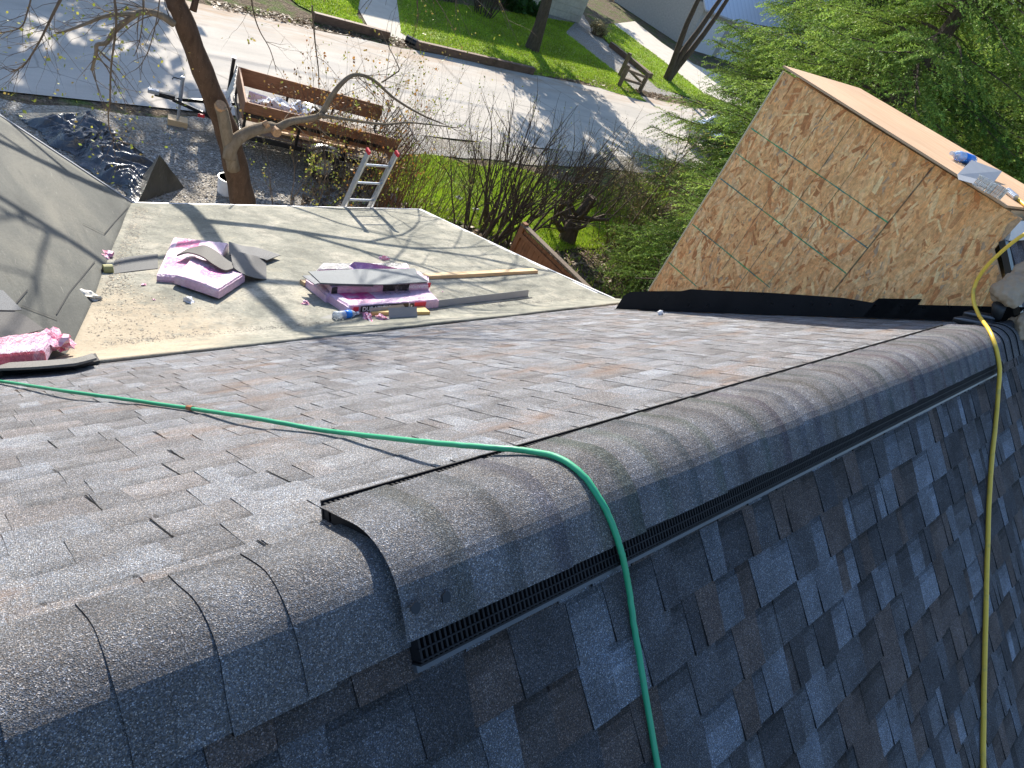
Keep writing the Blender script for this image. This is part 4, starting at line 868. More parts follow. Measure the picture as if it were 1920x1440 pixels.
for s in (-1, 1):
    wy = s*(Wb/2+.16); wh = part('wheel', lambda b: b.tube([(.1, wy-.09, .33), (.1, wy-.07, .33), (.1, wy+.07, .33), (.1, wy+.09, .33)], [.28, .33, .33, .28], 28), MT['tyre'])
    part('rim', lambda b: b.tube([(.1, wy-.095, .33), (.1, wy+.095, .33)], .17, 16), MT['steel'], wh)
    part('fender', lambda b: b.grid(lambda u, v_: V((.1-.42*math.cos(math.pi*u), wy-.12+.24*v_, .40+.33*math.sin(math.pi*u)**.6)), 14, 1), MT['blackmetal'])
part('tail_gate', lambda b: [b.tube([(1.62, -.85+.17*k, .55), (1.92, -.85+.17*k, 1.25)], .012, 4) for k in range(11)]+[b.tube([(1.62+.3*t, -.86, .55+.7*t), (1.62+.3*t, .86, .55+.7*t)], .02, 4) for t in (0, .33, .66, 1)], MT['blackmetal'])
def tl(x, y, z): return tr.matrix_world@V((x, y, z)) if False else V((8.04+x*math.cos(TA)-y*math.sin(TA), 13.32+x*math.sin(TA)+y*math.cos(TA), z))
for k in range(4):
    a = tl(-.85+.05*k, -.70+.13*k, .66+.02*k); b = tl(.75+.08*k, -.62+.10*k, .64+.015*k)
    board('lumber', ('%s pale offcut board lying in the trailer bed' % ['nearest', 'second nearest', 'third', 'farthest'][k]), 'board', a, b, .09, .04, MT['lumber'], up=V((0, 0, 1)))
for i, (x, y, sz, lab, cl) in enumerate(((-.95, -.05, (.36, .30, .26), 'white plastic sheeting heaped in the trailer, right-hand lump', (.8, .8, .8)), (-.40, .02, (.40, .26, .24), 'white plastic sheeting heaped in the trailer, middle lump', (.78, .78, .78)), (-1.3, -.3, (.16, .16, .2), 'off-white box of scraps in the trailer front corner', (.75, .68, .6)), (-.9, -.42, (.2, .12, .12), 'dark grey plastic beside white sheeting in trailer', (.09, .09, .1)))):
    o = crumple('plastic_sheeting', lab, 'debris', tl(x, y, .86), sz, [cl, tuple(c*.8 for c in cl)], MT['attr'], 20+i); o.rotation_euler = (0, 0, i)
bp = thing('brush_pile', 'dark cut brush heaped in the rear of the trailer', 'brush'); R = random.Random(77); mb = MB(); bu = []
for k in range(46): twigs(mb, bu, tl(R.uniform(-.2, 1.5), R.uniform(-.75, .75), R.uniform(.62, .85)), V((R.gauss(0, 1), R.gauss(0, 1), R.uniform(-.05, .45))), R.uniform(.4, .8), .009, 2, R, 0, .3, (1, 3), .6, .5, 3)
mb.build('twigs', MT['darkbark'], bp); leaves('dry_leaves', bu, [(.12, .07, .04), (.20, .11, .05)], .05, bp, 2, 5)
board('pink_board', 'pale pink foam board lying along the far side of the trailer', 'board', tl(-1.35, .45, .80), tl(-.35, .30, .78), .05, .16, mat_simple('pink_foam', (.75, .55, .62), .6), up=V((0, 0, 1)))
for k in range(6):
    a = tl(-1.80-.03*k, .45-.10*k, .40); b = tl(-1.64-.02*k, .55-.16*k, 1.30-.03*k); board('metal_strip', 'thin silver siding strip %s leaning on the trailer front' % ['nearest the black post', 'second from the post', 'third from the post', 'fourth from the post', 'fifth from the post', 'farthest from the post'][k], 'metal strip', a, b, .05, .006, MT['alu'], up=V((-1, 0, 0)), bev=0)
o = board('wood_block', 'pale square wood block under the trailer jack', 'wood block', tl(-2.80, .06, .06), tl(-2.44, .06, .06), .26, .12, MT['lumber'], up=V((0, 0, 1)))

# ------------------------------------------------------------------ tarp, covered heap, bucket, stones
tpoly = [PZ(20, 212), PZ(130, 220), PZ(160, 248), PZ(200, 272), PZ(260, 300), PZ(300, 345), PZ(270, 395), PZ(100, 330), PZ(0, 240)]
a0, a1 = PZ(22, 215), PZ(255, 385); b0, b1 = PZ(150, 212), PZ(300, 318)
def ft(u, v_):
    p = a0.lerp(a1, u).lerp(b0.lerp(b1, u), v_); e = min(u, 1-u, v_, 1-v_)*6; e = min(e, 1)
    q = V((p.x*1.2, p.y*1.2, .3)); wv = noise.noise(q*1.4)*.7; q2 = V((p.x*2.1+wv*2, p.y*2.1-wv, 2)); rdg = (1-abs(noise.noise(q2))*2.2)
    r2 = 1-abs(noise.noise(q2*2.7+V((5, 1, 0))))*2; ed = .16*noise.noise(V((p.x*2.2, p.y*2.2, 9)))
    q3 = V((p.x*6+wv*3, p.y*6, 7)); r3 = 1-abs(noise.noise(q3))*2; return V((p.x+ed+.05*r2, p.y+ed*.7, .02+e*(.04+.08*rdg+.08*r2+.035*r3+.04*wv)))
mb = MB(); mb.grid(ft, 150, 80); o = mb.build('plastic_tarp', MT['tarp'], smooth=True); tag(o, 'crumpled shiny black plastic tarp heaped on the gravel', 'tarp')
ap = PY(299, 291, 11.75); cs_ = [PZ(258, 382), PZ(300, 368), PZ(347, 352), PZ(318, 330), PZ(262, 335)]
mb = MB(); n_ = 14
for i in range(5):
    A_, B_ = cs_[i], cs_[(i+1) % 5]
    def fq(u, v_, A_=A_, B_=B_, i=i):
        p = A_.lerp(B_, u); k = 1-v_; f_ = V((p.x, p.y, 0)).lerp(ap, v_); c0 = V((ap.x, ap.y, f_.z)); pinch = math.sin(math.pi*u)*v_*(1-v_)*(.35 if i in (0, 1) else .1); f_ = f_.lerp(c0, pinch); f_.z += .02*noise.noise(f_*5); return f_
    mb.grid(fq, n_, n_)
o = mb.build('covered_heap', MT['cover'], smooth=False); tag(o, 'pointed tent shape under grey brown plastic cover by the gravel', 'covered heap')
bk = thing('bucket', 'white plastic bucket behind the big maple trunk', 'bucket', (PZ(424, 362, .0)).to_tuple()); mb = MB(); mb.tube([(0, 0, 0), (0, 0, .02), (0, 0, .30), (0, 0, .32), (0, 0, .32), (0, 0, .05)], [.15, .16, .18, .19, .17, .14], 20); mb.build('pail', MT['white'], bk, smooth=False)
R = random.Random(4)
for i, (px, py, s, lab) in enumerate(((735, 370, .17, 'biggest pale stone beside the ladder foot'), (745, 358, .10, 'small pale stone behind the biggest one by the ladder'), (590, 382, .12, 'pale stone at the bed edge left of the ladder'), (524, 380, .09, 'round grey stone right of the maple trunk'), (860, 372, .14, 'pale boulder at the eave corner near the hedge'), (505, 383, .07, 'small dark stone right of the maple trunk'), (890, 395, .12, 'flat pale stone under the hedge stems'))):
    o = crumple('stone', lab, 'stone', PZ(px, py, .03), (s, s*.8, s*.7), [(.36, .33, .28), (.28, .26, .22)], MT['attr'], 40+i, 'stones by the planting bed'); o.rotation_euler = (0, 0, i)

# ------------------------------------------------------------------ cedar fence panel and rail fence
fe = thing('fence', 'brown cedar board fence with capped top beyond the porch roof', 'fence'); fA, fB = V((9.37, 7.96, 0)), V((9.26, 5.6, 0)); fA = V((9.05, 7.75, 0)); fB = V((9.0, 5.3, 0))
fA = PZ(984, 422, 1.80); fB = PZ(1118, 552, 1.80); fA.z = fB.z = 0; dr = (fB-fA).normalized(); Lf = (fB-fA).length+1.2
nb = int(Lf/.14); mb = MB(); ang = math.atan2(dr.y, dr.x); Rm = Matrix.Rotation(ang, 3, 'Z')
for k in range(nb): mb.box(fA+dr*(.14*k+.12)+V((0, 0, .88)), (.134, .018, 1.70), Rm, bev=.002)
mb.build('boards', MT['cedar'], fe); mb = MB(); mb.box(fA+dr*(Lf/2)+V((0, 0, 1.79)), (Lf+.1, .12, .035), Rm, bev=.004); mb.build('top_cap', MT['greywood'], fe)
for zz in (.35, 1.62): mb = MB(); mb.box(fA+dr*(Lf/2)+V((0, 0, zz))+V((-dr.y, dr.x, 0))*-.03, (Lf, .035, .08), Rm); mb.build('rail', MT['cedar'], fe)
for q_ in (0, 2.3): mb = MB(); mb.box(fA+dr*q_+V((0, 0, .92)), (.10, .10, 1.84), Rm, bev=.006); mb.build('post', MT['cedar'], fe)
rf = thing('rail_fence', 'short weathered wooden rail fence corner at the lawn edge', 'fence')
pA, pB, pC = PZ(1160, 162), PZ(1199, 171), PZ(1161, 143)
for p, h in ((pA, 1.0), (pB, .92), (pC, 1.15)): mb = MB(); mb.box(p+V((0, 0, h/2)), (.17, .17, h), Matrix.Rotation(.3, 3, 'Z'), bev=.01); mb.build('post', MT['greywood'], rf)
for p, z0, q_, z1 in ((pA, .80, pB, .68), (pA, .38, pB, .32), (pC, .98, pB, .86), (pC, .55, pB, .36)):
    mb = MB(); mb.tube([p+V((0, 0, z0)), q_+V((0, 0, z1))], .075, 4); mb.build('rail', MT['greywood'], rf)
MT['timber'] = mat_wood('landscape_timber', (.13, .075, .05), (.24, .15, .10), (1.5, 9, 9))
for i, (a, b, lab) in enumerate((((782, 84), (1000, 133), 'long brown timber edging the big sunlit lawn'), ((588, 31), (729, 67), 'short timber edging the shaded lawn left of the concrete walk'), ((1145, 83), (1221, 143), 'dark timber between gravel drive and narrow lawn strip'))):
    board('edging_timber', lab, 'timber edging', PZ(*a, .14), PZ(*b, .14), .2, .28, MT['timber'], up=V((0, 0, 1)), bev=.015)
mb = MB(); mb.tube([PZ(762, 72, .12), PZ(786, 84, .12)], .14, 12); tag(mb.build('drain_pipe', MT['blackmetal']), 'short black drain pipe at the end of the long lawn timber', 'pipe')

# the big maple in front of the trailer
mp = thing('maple_tree', 'big leaning maple with bare budding branches in front of the trailer', 'tree'); R = random.Random(11); tw = MB(); bud = []
Y0 = 10.5; tk = [PY(462, 400, Y0), PY(455, 375, Y0), PY(441, 310, Y0), PY(425, 245, Y0), PY(403, 190, Y0), PY(372, 112, Y0), PY(342, 30, Y0), PY(330, -10, Y0)]
tk = [V((tk[0].x+.12, Y0, -.05))]+tk+[V((4.15, 10.4, 4.2)), V((4.45, 10.4, 4.9)), V((4.75, 10.4, 6.2)), V((5.2, 10.3, 7.5))]
mb = MB(); mb.tube(smooth(tk, 4), [(.235-.0036*i)*(1+.05*math.sin(i*1.7)) for i in range((len(tk)-1)*4+1)], 16); mb.build('trunk', MT['bark'], mp, smooth=True)
def traced(name, P, r0, r1, mat, Y=None, twn=0, twl=.5, mb=None, bd=.8, droop=.05):
    pts = smooth([PY(x, y, Y if Y else yy_) for x, y, yy_ in P], 5) if len(P[0]) == 3 else smooth([PY(x, y, Y) for x, y in P], 5); n = len(pts); b = MB() if mb is None else mb
    b.tube(pts, [r0+(r1-r0)*i/(n-1) for i in range(n)], 8 if r0 > .02 else 4)
    for k in range(twn):
        i = R.randint(1, n-1); d = (pts[i]-pts[i-1]).normalized(); ax = rot_about(d.orthogonal().normalized(), d, R.uniform(0, 6.28)); twigs(tw, bud, pts[i], rot_about(d, ax, R.uniform(.4, 1.1)), twl*R.uniform(.5, 1.2), max(r1*.6, .004), 2, R, droop, .3, (0, 2), .6, bd*.55, 3)
    if mb is None: b.build(name, mat, mp, smooth=True)
traced('limb', [(438, 318), (428, 265), (418, 215), (413, 200)], .10, .085, MT['limb'], Y=10.2)
traced('limb', [(430, 296), (434, 275), (450, 257), (480, 243), (510, 238), (518, 246)], .11, .075, MT['limb'], Y=10.15)
for a_, b_, r_ in ((PY(515, 243, 10.1), PY(520, 250, 10.0), .075), (PY(412, 201, 10.2), PY(415, 197, 10.17), .086), (PY(495, 235, 10.1), PY(503, 231, 10.1), .055)): mb = MB(); mb.tube([a_, b_], r_, 10); mb.build('cut_end', MT['cutwood'], mp)
traced('limb', [(520, 240), (545, 228), (580, 222), (602, 214), (622, 180), (645, 152), (668, 140), (700, 150), (740, 185), (790, 215), (830, 232)], .062, .012, MT['limb'], Y=10.1, twn=26, twl=.6)
traced('limb', [(600, 216), (650, 224), (720, 233), (770, 230), (860, 240)], .035, .01, MT['limb'], Y=10.0, twn=14)
traced('limb', [(715, 155), (740, 138), (748, 128), (730, 90), (715, 60)], .014, .006, MT['limb'], Y=10.1, twn=10, twl=.4)
traced('limb', [(326, 45), (300, 28), (270, 22), (250, 30), (215, 58), (200, 80), (182, 84), (180, 100), (172, 132)], .05, .018, MT['limb'], Y=10.3, twn=18, twl=.6)
traced('limb', [(255, 25), (200, 30), (160, 45), (118, 60), (102, 60)], .03, .008, MT['limb'], Y=10.2, twn=10)
traced('limb', [(118, -10), (100, 25), (88, 50), (70, 85), (45, 122), (20, 135)], .018, .006, MT['twig'], Y=9.0, twn=24, twl=.45)
traced('limb', [(214, -10), (218, 40), (214, 80), (208, 130), (206, 190), (203, 215), (206, 245), (215, 262)], .016, .006, MT['twig'], Y=9.2, twn=26, twl=.4)
traced('limb', [(268, -10), (268, 30), (262, 75), (252, 105)], .01, .004, MT['twig'], Y=9.2, twn=10, twl=.35)
traced('limb', [(300, -5), (293, 40), (280, 90), (265, 120), (255, 130)], .008, .004, MT['twig'], Y=9.4, twn=8, twl=.35)
traced('limb', [(470, -10), (477, 30), (488, 60), (505, 90), (515, 120), (518, 135)], .012, .004, MT['twig'], Y=9.6, twn=5, twl=.5)
traced('limb', [(585, 10), (588, 50), (592, 90), (597, 130), (598, 165)], .014, .008, MT['twig'], Y=10.8, twn=8, twl=.5)
traced('limb', [(362, 20), (372, -20)], .05, .04, MT['bark'], Y=10.4)
traced('limb', [(60, -10), (52, 20), (40, 50), (10, 60), (-20, 62)], .01, .005, MT['twig'], Y=9.2, twn=12, twl=.4)
for k, (o_, d_, L_, r_) in enumerate(((V((4.1, 10.4, 4.1)), V((-.8, -.3, .5)), 2.3, .055), (V((4.45, 10.3, 4.9)), V((1, .0, .5)), 2.6, .07), (V((4.6, 10.2, 5.6)), V((-.7, .1, .5)), 2.3, .05), (V((3.95, 10.4, 3.9)), V((1, .1, .45)), 2.6, .06), (V((4.8, 10.2, 6.4)), V((.8, -.2, .35)), 2.0, .06), (V((5.2, 10.3, 7.4)), V((.3, 0, .4)), 1.3, .05), (V((5.2, 10.3, 7.4)), V((.9, .2, .2)), 1.2, .04), (V((5.2, 10.3, 7.4)), V((-.2, -.5, .5)), 1.1, .04), (V((3.8, 10.4, 4.3)), V((-.6, .6, .25)), 2.2, .06))):
    twigs(tw, bud, o_, d_, L_, r_, 3, R, .02, .16, (2, 3), .66, .4, 4)
for k in range(5):
    bs_ = []; twigs(tw, bs_, V((5.2, 10.3, 7.4)), V((R.gauss(.5, .5), R.gauss(0, .5), .25)), 1.0, .03, 3, R, .02, .2, (2, 4), .66, 1, 4); bud += bs_
tw.build('twigs', MT['twig'], mp); leaves('buds', bud, YG, .04, mp, 1, 3)
# budding shrubs and bare hedge
def shrub(name, label, base, n, h, r0, spread_, mat, cols, size, seed, depth=2, bend=.14, group=None, lean=(0, 0), sp=.35, bd=.7, k=1, kids=(2, 4)):
    R = random.Random(seed); o = thing(name, label, 'shrub', group=group); mb = MB(); bu = []
    for i in range(n):
        a = R.uniform(0, 6.28); rr = spread_*math.sqrt(R.random()); b = V((base.x+math.cos(a)*rr, base.y+math.sin(a)*rr, -.02)); d = V((math.cos(a)*sp*rr/spread_+lean[0], math.sin(a)*sp*rr/spread_+lean[1], 1)); twigs(mb, bu, b, d, h*.62*R.uniform(.7, 1.15), r0*R.uniform(.6, 1.3), depth, R, -.01, bend, kids, .6, bd, 5, .55)
    mb.build('stems', mat, o)
    if cols: leaves('buds', bu, cols, size, o, k, seed)
    return o
shrub('budding_shrub', 'orange leaved shrub tangled in front of the trailer side', V((8.2, 11.4, 0)), 20, 2.1, .014, .8, MT['twig'], OR, .05, 1, depth=3, group='shrubs along the bed', bd=.35, kids=(1, 3))
shrub('budding_shrub', 'low yellow budded shrub between maple trunk and ladder', V((6.6, 10.6, 0)), 12, 1.6, .012, .8, MT['twig'], YG, .045, 2, depth=3, group='shrubs along the bed', bd=.35, kids=(1, 3))
shrub('budding_shrub', 'tall reddish stemmed shrub right behind the ladder', V((8.6, 10.7, 0)), 40, 2.6, .011, .4, MT['redtwig'], YG, .03, 3, group='shrubs along the bed', sp=.25, bd=.25, depth=1)
shrub('budding_shrub', 'thin stemmed shrub above the trailer tail', V((8.9, 12.0, 0)), 8, 3.2, .012, .5, MT['twig'], YG, .045, 4, group='shrubs along the bed', depth=3, bd=.3, kids=(1, 3))
shrub('budding_shrub', 'loose thin stemmed shrub at the eave corner', V((9.7, 11.0, 0)), 34, 2.6, .008, .8, MT['twig'], YG, .03, 5, group='shrubs along the bed', bd=.3, kids=(1, 3))
shrub('ground_plant', 'low green leafy plant at the ladder foot', V((6.9, 10.0, 0)), 30, .45, .006, .5, MT['twig'], [(.16, .22, .05), (.24, .26, .07)], .06, 6, depth=1, k=3)
for i, (px, py, n, h, r0, sp, lab) in enumerate(((895, 440, 18, 2.7, .030, .55, 'leftmost dark bare hedge clump'), (950, 440, 17, 2.6, .034, .6, 'dark bare hedge clump directly behind the cedar fence end'), (1030, 425, 9, 2.3, .028, .4, 'slim dark hedge clump between two wider ones'))):
    b = PZ(px, py); shrub('hedge_shrub', lab, b, n, h, r0, sp, MT['darkbark'], YG, .03, 20+i, depth=2, group='bare hedge clumps', sp=.5, bend=.12, bd=.3)
b = PZ(1062, 452); o = thing('pruned_stump', 'dark pruned stump with many upright shoots behind the fence', 'tree'); R = random.Random(5); mb = MB(); bu = []
mb.tube([b+V((0, 0, -.05)), b+V((0, .05, .4)), b+V((.1, .05, .8)), b+V((.15, .0, 1.25))], [.24, .19, .14, .12], 12)
for k in range(14):
    a = R.uniform(0, 6.28); p = b+V((0, .02, R.uniform(.1, .8))); d = V((math.cos(a), math.sin(a), R.uniform(.2, .8))); q = p+d*R.uniform(.4, .8); mb.tube([p, p.lerp(q, .5)+V((0, 0, -.05)), q], [.06, .05, .04], 6); twigs(mb, bu, q, V((d.x*.3, d.y*.3, 1)), R.uniform(.8, 1.3), .022, 2, R, -.02, .12, (2, 3), .6, .3, 4)
mb.build('trunk', MT['darkbark'], o)
for i, (px, py, h, lab) in enumerate(((1165, 470, 2.2, 'brown twiggy thicket clump nearest the conifers'), (1215, 440, 2.4, 'brown twiggy thicket clump behind the low conifer'), (1140, 400, 1.9, 'brown twiggy thicket clump near the road'), (1230, 400, 2.0, 'twiggy thicket clump against the road'))):
    b = PZ(px, py); shrub('thicket', lab, b, 38, h, .010, 1.0, MT['twig'], [(.30, .22, .10), (.22, .2, .08)], .03, 30+i, depth=2, group='thicket by the road', sp=.6)
b = PZ(1150, 470); o = thing('sapling', 'tall thin bare sapling rising above the hedge', 'tree'); mb = MB(); bu = []; R = random.Random(8)
mb.tube(smooth([b, b+V((-.3, -.3, 1.2)), b+V((-.35, -.5, 2.4)), b+V((0, -.6, 3.6))], 4), [.04-.0028*k for k in range(13)], 6)
for k in range(16): twigs(mb, bu, b+V((-.32, -.35-.05*k*.3, 1.2+.14*k)), V((R.gauss(0, 1), R.gauss(0, 1), .8)), .9, .010, 2, R, 0, .15, (1, 3), .6, .4)
mb.build('trunk', MT['twig'], o); leaves('buds', bu, YG, .04, o, 1)
shrub('ground_plant', 'orange brown ground foliage under the low conifer boughs', PZ(1165, 482), 12, .3, .005, .4, MT['twig'], OR, .05, 66, depth=1, k=2)

# lawn tree and the others across the road
def tree(name, label, base, H, r0, seed, cols, size, k=2, forks=None, depth=4, mat='darkbark', lean=(0, 0), group=None, cr=.42, bud=.8, start=.3):
    R = random.Random(seed); o = thing(name, label, 'tree', group=group); mb = MB(); tb = MB(); bu = []
    for f in (forks or [(0, 0)]):
        pts = []; rad = []; q = V((base.x, base.y, -.1)); d = V((f[0]+lean[0], f[1]+lean[1], 1)).normalized(); n = 9
        for i in range(n+1):
            pts.append(q.copy()); rad.append(r0*(1.25 if i == 0 else 1)*(1-.85*i/n)*(1 if not forks else .8)); d = (d+V((R.gauss(0, .06), R.gauss(0, .06), .02))).normalized(); q = q+d*H/n
        mb.tube(pts, rad, 10, cap=False)
        for i in range(2, n+1):
            if i/n < start: continue
            for _ in range(R.randint(2, 3) if not forks else 2):
                a = R.uniform(0, 6.28); twigs(tb, bu, pts[i], V((math.cos(a), math.sin(a), R.uniform(.35, .9))), H*cr*R.uniform(.55, 1)*(1-.55*i/n), rad[i]*.55+.01, depth-1 if i > 6 else depth, R, .0, .16, (2, 4), .62, bud, 4)
    mb.build('trunk', MT[mat], o, smooth=True); tb.build('branches', MT[mat], o)
    if cols: leaves('buds', bu, cols, size, o, k, seed, .06)
    return o
tree('lawn_tree', 'spreading tree with small yellow green leaves on the sunlit lawn', PZ(997, 93), 9.5, .30, 3, YG, .13, 4, start=.2, lean=(.02, .02), cr=.5)
tree('forked_tree', 'three stemmed bare tree beside the concrete driveway', PZ(1250, 150), 9, .24, 4, YG, .09, 1, forks=[(-.12, .05), (.10, .12), (.35, .0)], depth=3, start=.45)
shrub('round_shrub', 'small round tan dried shrub at the lawn end', PZ(1118, 66), 60, .8, .02, .35, MT['twig'], [(.40, .34, .18)], .08, 70, depth=1, k=2)
shrub('house_shrub', 'dark bare shrub in the shade by the cream wall', PZ(905, 28), 20, 2.6, .03, .5, MT['darkbark'], None, .08, 71)
for i, (px, py, lab) in enumerate(((960, 18, 'spiky green clump against the cream wall, left one'), (985, 24, 'spiky green clump against the cream wall, right one'))):
    shrub('iris_clump', lab, PZ(px, py), 30, .6, .02, .4, MT['twig'], [(.05, .12, .03)], .25, 80+i, depth=1, k=2)
# crowns outside the frame to the left whose shade falls on the road
for i, (x, y, h) in enumerate(((6.4, 29.6, 10.5), (.5, 30.5, 12))):
    tree('street_tree', ['dense leafy street tree north of the road beside the shaded lawn', 'tallest dense street tree beyond the road at far left', 'leafy street tree behind the concrete walk'][i], V((x, y, 0)), h, .3, 50+i, [(.06, .11, .03), (.10, .16, .04)], 0.42, 3, group='street trees beyond the road', depth=3, cr=.40)

# ------------------------------------------------------------------ conifers
def conifer(name, label, base, H, Rmax, seed, low=.3, group='conifers beside the house', dens=1.0):
    rs = np.random.RandomState(seed); R = random.Random(seed); o = thing(name, label, 'conifer', group=group, loc=base); mb = MB(); mb.tube([(0, 0, -.1), (0, 0, H*.5), (0, 0, H)], [.24, .14, .02], 8); mb.build('trunk', MT['darkbark'], o)
    bb = MB(); Q = []; C = []; z = low
    while z < H*.98:
        f = 1-z/H
        for _ in range(7 if f > .3 else 5):
            a = R.uniform(0, 6.28); L = Rmax*min(1, f*1.5+.08)*R.uniform(.65, 1.1); d = V((math.cos(a), math.sin(a), .18)); q = V((0, 0, z+R.uniform(-.2, .2))); pts = [q.copy()]; n = 7; dr_ = R.uniform(.05, .12); dd = d.copy(); side_ = V((-d.y, d.x, 0)).normalized()
            tone = R.random(); base_c = V((.075, .14, .026)).lerp(V((.28, .37, .07)), tone)
            for k in range(n): dd = (dd+V((0, 0, -dr_ if k < 5 else .10))+side_*R.gauss(0, .07)).normalized(); q = q+dd*L/n; pts.append(q.copy())
            bb.tube(pts, [.022*(1-.8*k/n)*(L/2.5)+.003 for k in range(n+1)], 4, cap=False)
            nb_ = int(L*11*dens)
            for s_ in range(nb_):
                t = .18+.82*(s_+R.random())/nb_; i = min(int(t*n), n-1); p = pts[i].lerp(pts[i+1], t*n-i); sg = 1 if s_ % 2 else -1; bl = (.28+.42*L*(1-t)*.6+.12)*R.uniform(.75, 1.45); bd = (side_*sg*R.uniform(.6, 1)+dd*R.uniform(.4, .9)+V((0, 0, R.uniform(-.45, .1)))).normalized()
                m_ = max(8, int(bl*76)); ts = np.linspace(.05, 1, m_)[:, None]; P = np.array(p)+np.array(bd)*bl*ts+np.array([0, 0, -1.])*(ts**2*bl*R.uniform(.1, .4))
                fw = np.array(bd)[None]*rs.uniform(.6, 1.1, (m_, 1)); lat = rs.normal(0, .55, (m_, 3)); tk_ = rs.uniform(.7, 1.35); u = fw+lat; u /= np.linalg.norm(u, axis=1, keepdims=True); ln_ = rs.uniform(.035, .07, (m_, 1)); wv = np.cross(u, rs.normal(0, 1, (m_, 3))); wv /= np.linalg.norm(wv, axis=1, keepdims=True)+1e-9; wv *= rs.uniform(.008, .014, (m_, 1))
                Q.append(np.stack([P-wv*.6, P+u*ln_*.5-wv, P+u*ln_, P+u*ln_*.5+wv], 1)); cc = np.array(base_c)*tk_*rs.uniform(.75, 1.2, (m_, 1)); tip = (ts > .75)*1.; cc = cc*(1+.55*tip); C.append(cc)
        z += R.uniform(.16, .30)/dens**.5
    bb.build('branches', MT['darkbark'], o); flat_np('foliage', np.concatenate(Q), np.concatenate(C), MT['needle'], o); return o
c1 = conifer('conifer', 'nearest big green conifer right behind the dormer', (14.9, 5.7, 0), 13.5, 3.2, 1, low=1.6)
c2 = conifer('conifer', 'conifer whose left boughs overhang the road', (20.4, 9.7, 0), 12.5, 3.4, 2, low=1.2, dens=1.1)
dup(c1, (18.2, 2.2, 0), 2.1, 'darker conifer at the right edge of the row', 1.15)
dup(c2, (27.5, 10.0, 0), 1.1, 'farther conifer standing behind the row', 1.25)
dup(c2, (23.5, 5.2, 0), 3.9, 'conifer deep in the middle of the row', 1.2)
dup(c1, (31, 3, 0), 5.0, 'farthest conifer of the row toward the top right', 1.3)
c3 = conifer('young_conifer', 'small bright green conifer low between fence and dormer', (14.2, 7.6, 0), 2.3, 1.5, 5, low=.15, group='young conifers near the fence', dens=1.3)
dup(c3, (16.3, 8.4, 0), 2.2, 'small conifer beside the thicket', .95); dup(c3, (12.9, 6.2, 0), .7, 'smallest conifer closest to the roof corner', .62)

# ------------------------------------------------------------------ houses across the road
MT['cream'] = mat_simple('cream_siding', (.50, .46, .38), .8, bump=.1); MT['darkroof'] = mat_simple('dark_roof', (.07, .07, .075), .9); MT['glass'] = mat_simple('window_glass', (.03, .035, .04), .08, spec=.8)
def gable(o, x0, x1, y0, y1, z0, zr, mat, ov=.4):
    ym = (y0+y1)/2; mb = MB(); t = .12
    for ya, s in ((y0-ov, 1), (y1+ov, -1)):
        zb = z0-(zr-z0)*ov/((y1-y0)/2); mb.prism([(x0-ov, ya, zb), (x1+ov, ya, zb), (x1+ov, ym, zr), (x0-ov, ym, zr)], (0, 0, t))
    return mb.build('roof', mat, o)
hA = thing('cream_house', 'cream sided house beyond the shaded lawn', 'house')
mb = MB(); mb.box((27, 35.6, 1.3), (14, 8, 2.6))
for k in range(7): mb.box((27, 31.585, .2+k*.37), (14.04, .03, .35))
mb.build('wall', MT['cream'], hA)
gable(hA, 20, 34, 31.6, 39.6, 2.6, 6.6, MT['darkroof'])
for x in (23, 30): mb = MB(); mb.box((x, 31.55, 1.7), (1.4, .08, .9)); f = mb.build('window', MT['white'], hA); mb = MB(); mb.box((x, 31.53, 1.7), (1.25, .07, .76)); mb.build('pane', MT['glass'], f)
hB = thing('grey_house', 'grey house with pale metal roof at the driveway end', 'house')
MT['grey_siding'] = mat_simple('grey_siding', (.42, .40, .36), .8); m = M('metal_roof'); c = m.ramp(m.math('FRACT', m.math('MULTIPLY', m.sep(m.geo.outputs['Object'])[0], 1.6)), [(.0, (.30, .33, .38)), (.12, (.55, .57, .60)), (1, (.50, .52, .55))]); MT['metroof'] = m.out(c, .4, .3)
bx = PZ(1330, 128); mb = MB(); mb.box((60, 37.6, 1.5), (25, 8, 3)); mb.build('wall', MT['grey_siding'], hB); gable(hB, 47.5, 72, 33.6, 41.6, 3, 6.4, MT['metroof'])
for x in (49.6, 53.2): mb = MB(); mb.box((x, 33.56, 1.15), (2.9, .1, 2.3)); g_ = mb.build('garage_door', MT['white'], hB)
for x in (57.5, 63): mb = MB(); mb.box((x, 33.56, 1.6), (2.2, .1, 1.5)); f = mb.build('window', MT['white'], hB); mb = MB(); mb.box((x, 33.52, 1.6), (1.95, .08, 1.25)); mb.build('pane', MT['glass'], f)
pf = thing('picket_fence', 'dark picket fence casting striped shade near the concrete walk', 'fence'); mb = MB()
for k in range(26): mb.box((18.6+k*.16, 28.6, .55), (.09, .03, 1.1))
mb.build('pickets', MT['darkbark'], pf); mb = MB(); [mb.box((20.6, 28.64, z), (4.2, .04, .09)) for z in (.3, .9)]; mb.build('rails', MT['darkbark'], pf)
for i, (x, y) in enumerate(((40, 44), (52, 46), (66, 36), (72, 28), (60, 24), (80, 44), (48, 22.8))): tree('background_tree', ['bare tree behind the cream house', 'bare tree behind the grey house', 'bare tree right of the grey house', 'bare tree far down the road', 'brown bare tree near the road bend', 'bare tree farthest away', 'small bare tree by the far roadside'][i], V((x, y, 0)), [9, 10, 9, 10, 7, 12, 5][i], .22, 90+i, [(.26, .22, .10), (.2, .2, .07), (.34, .2, .09)], .28, 2, depth=3, group='background trees', start=.15)
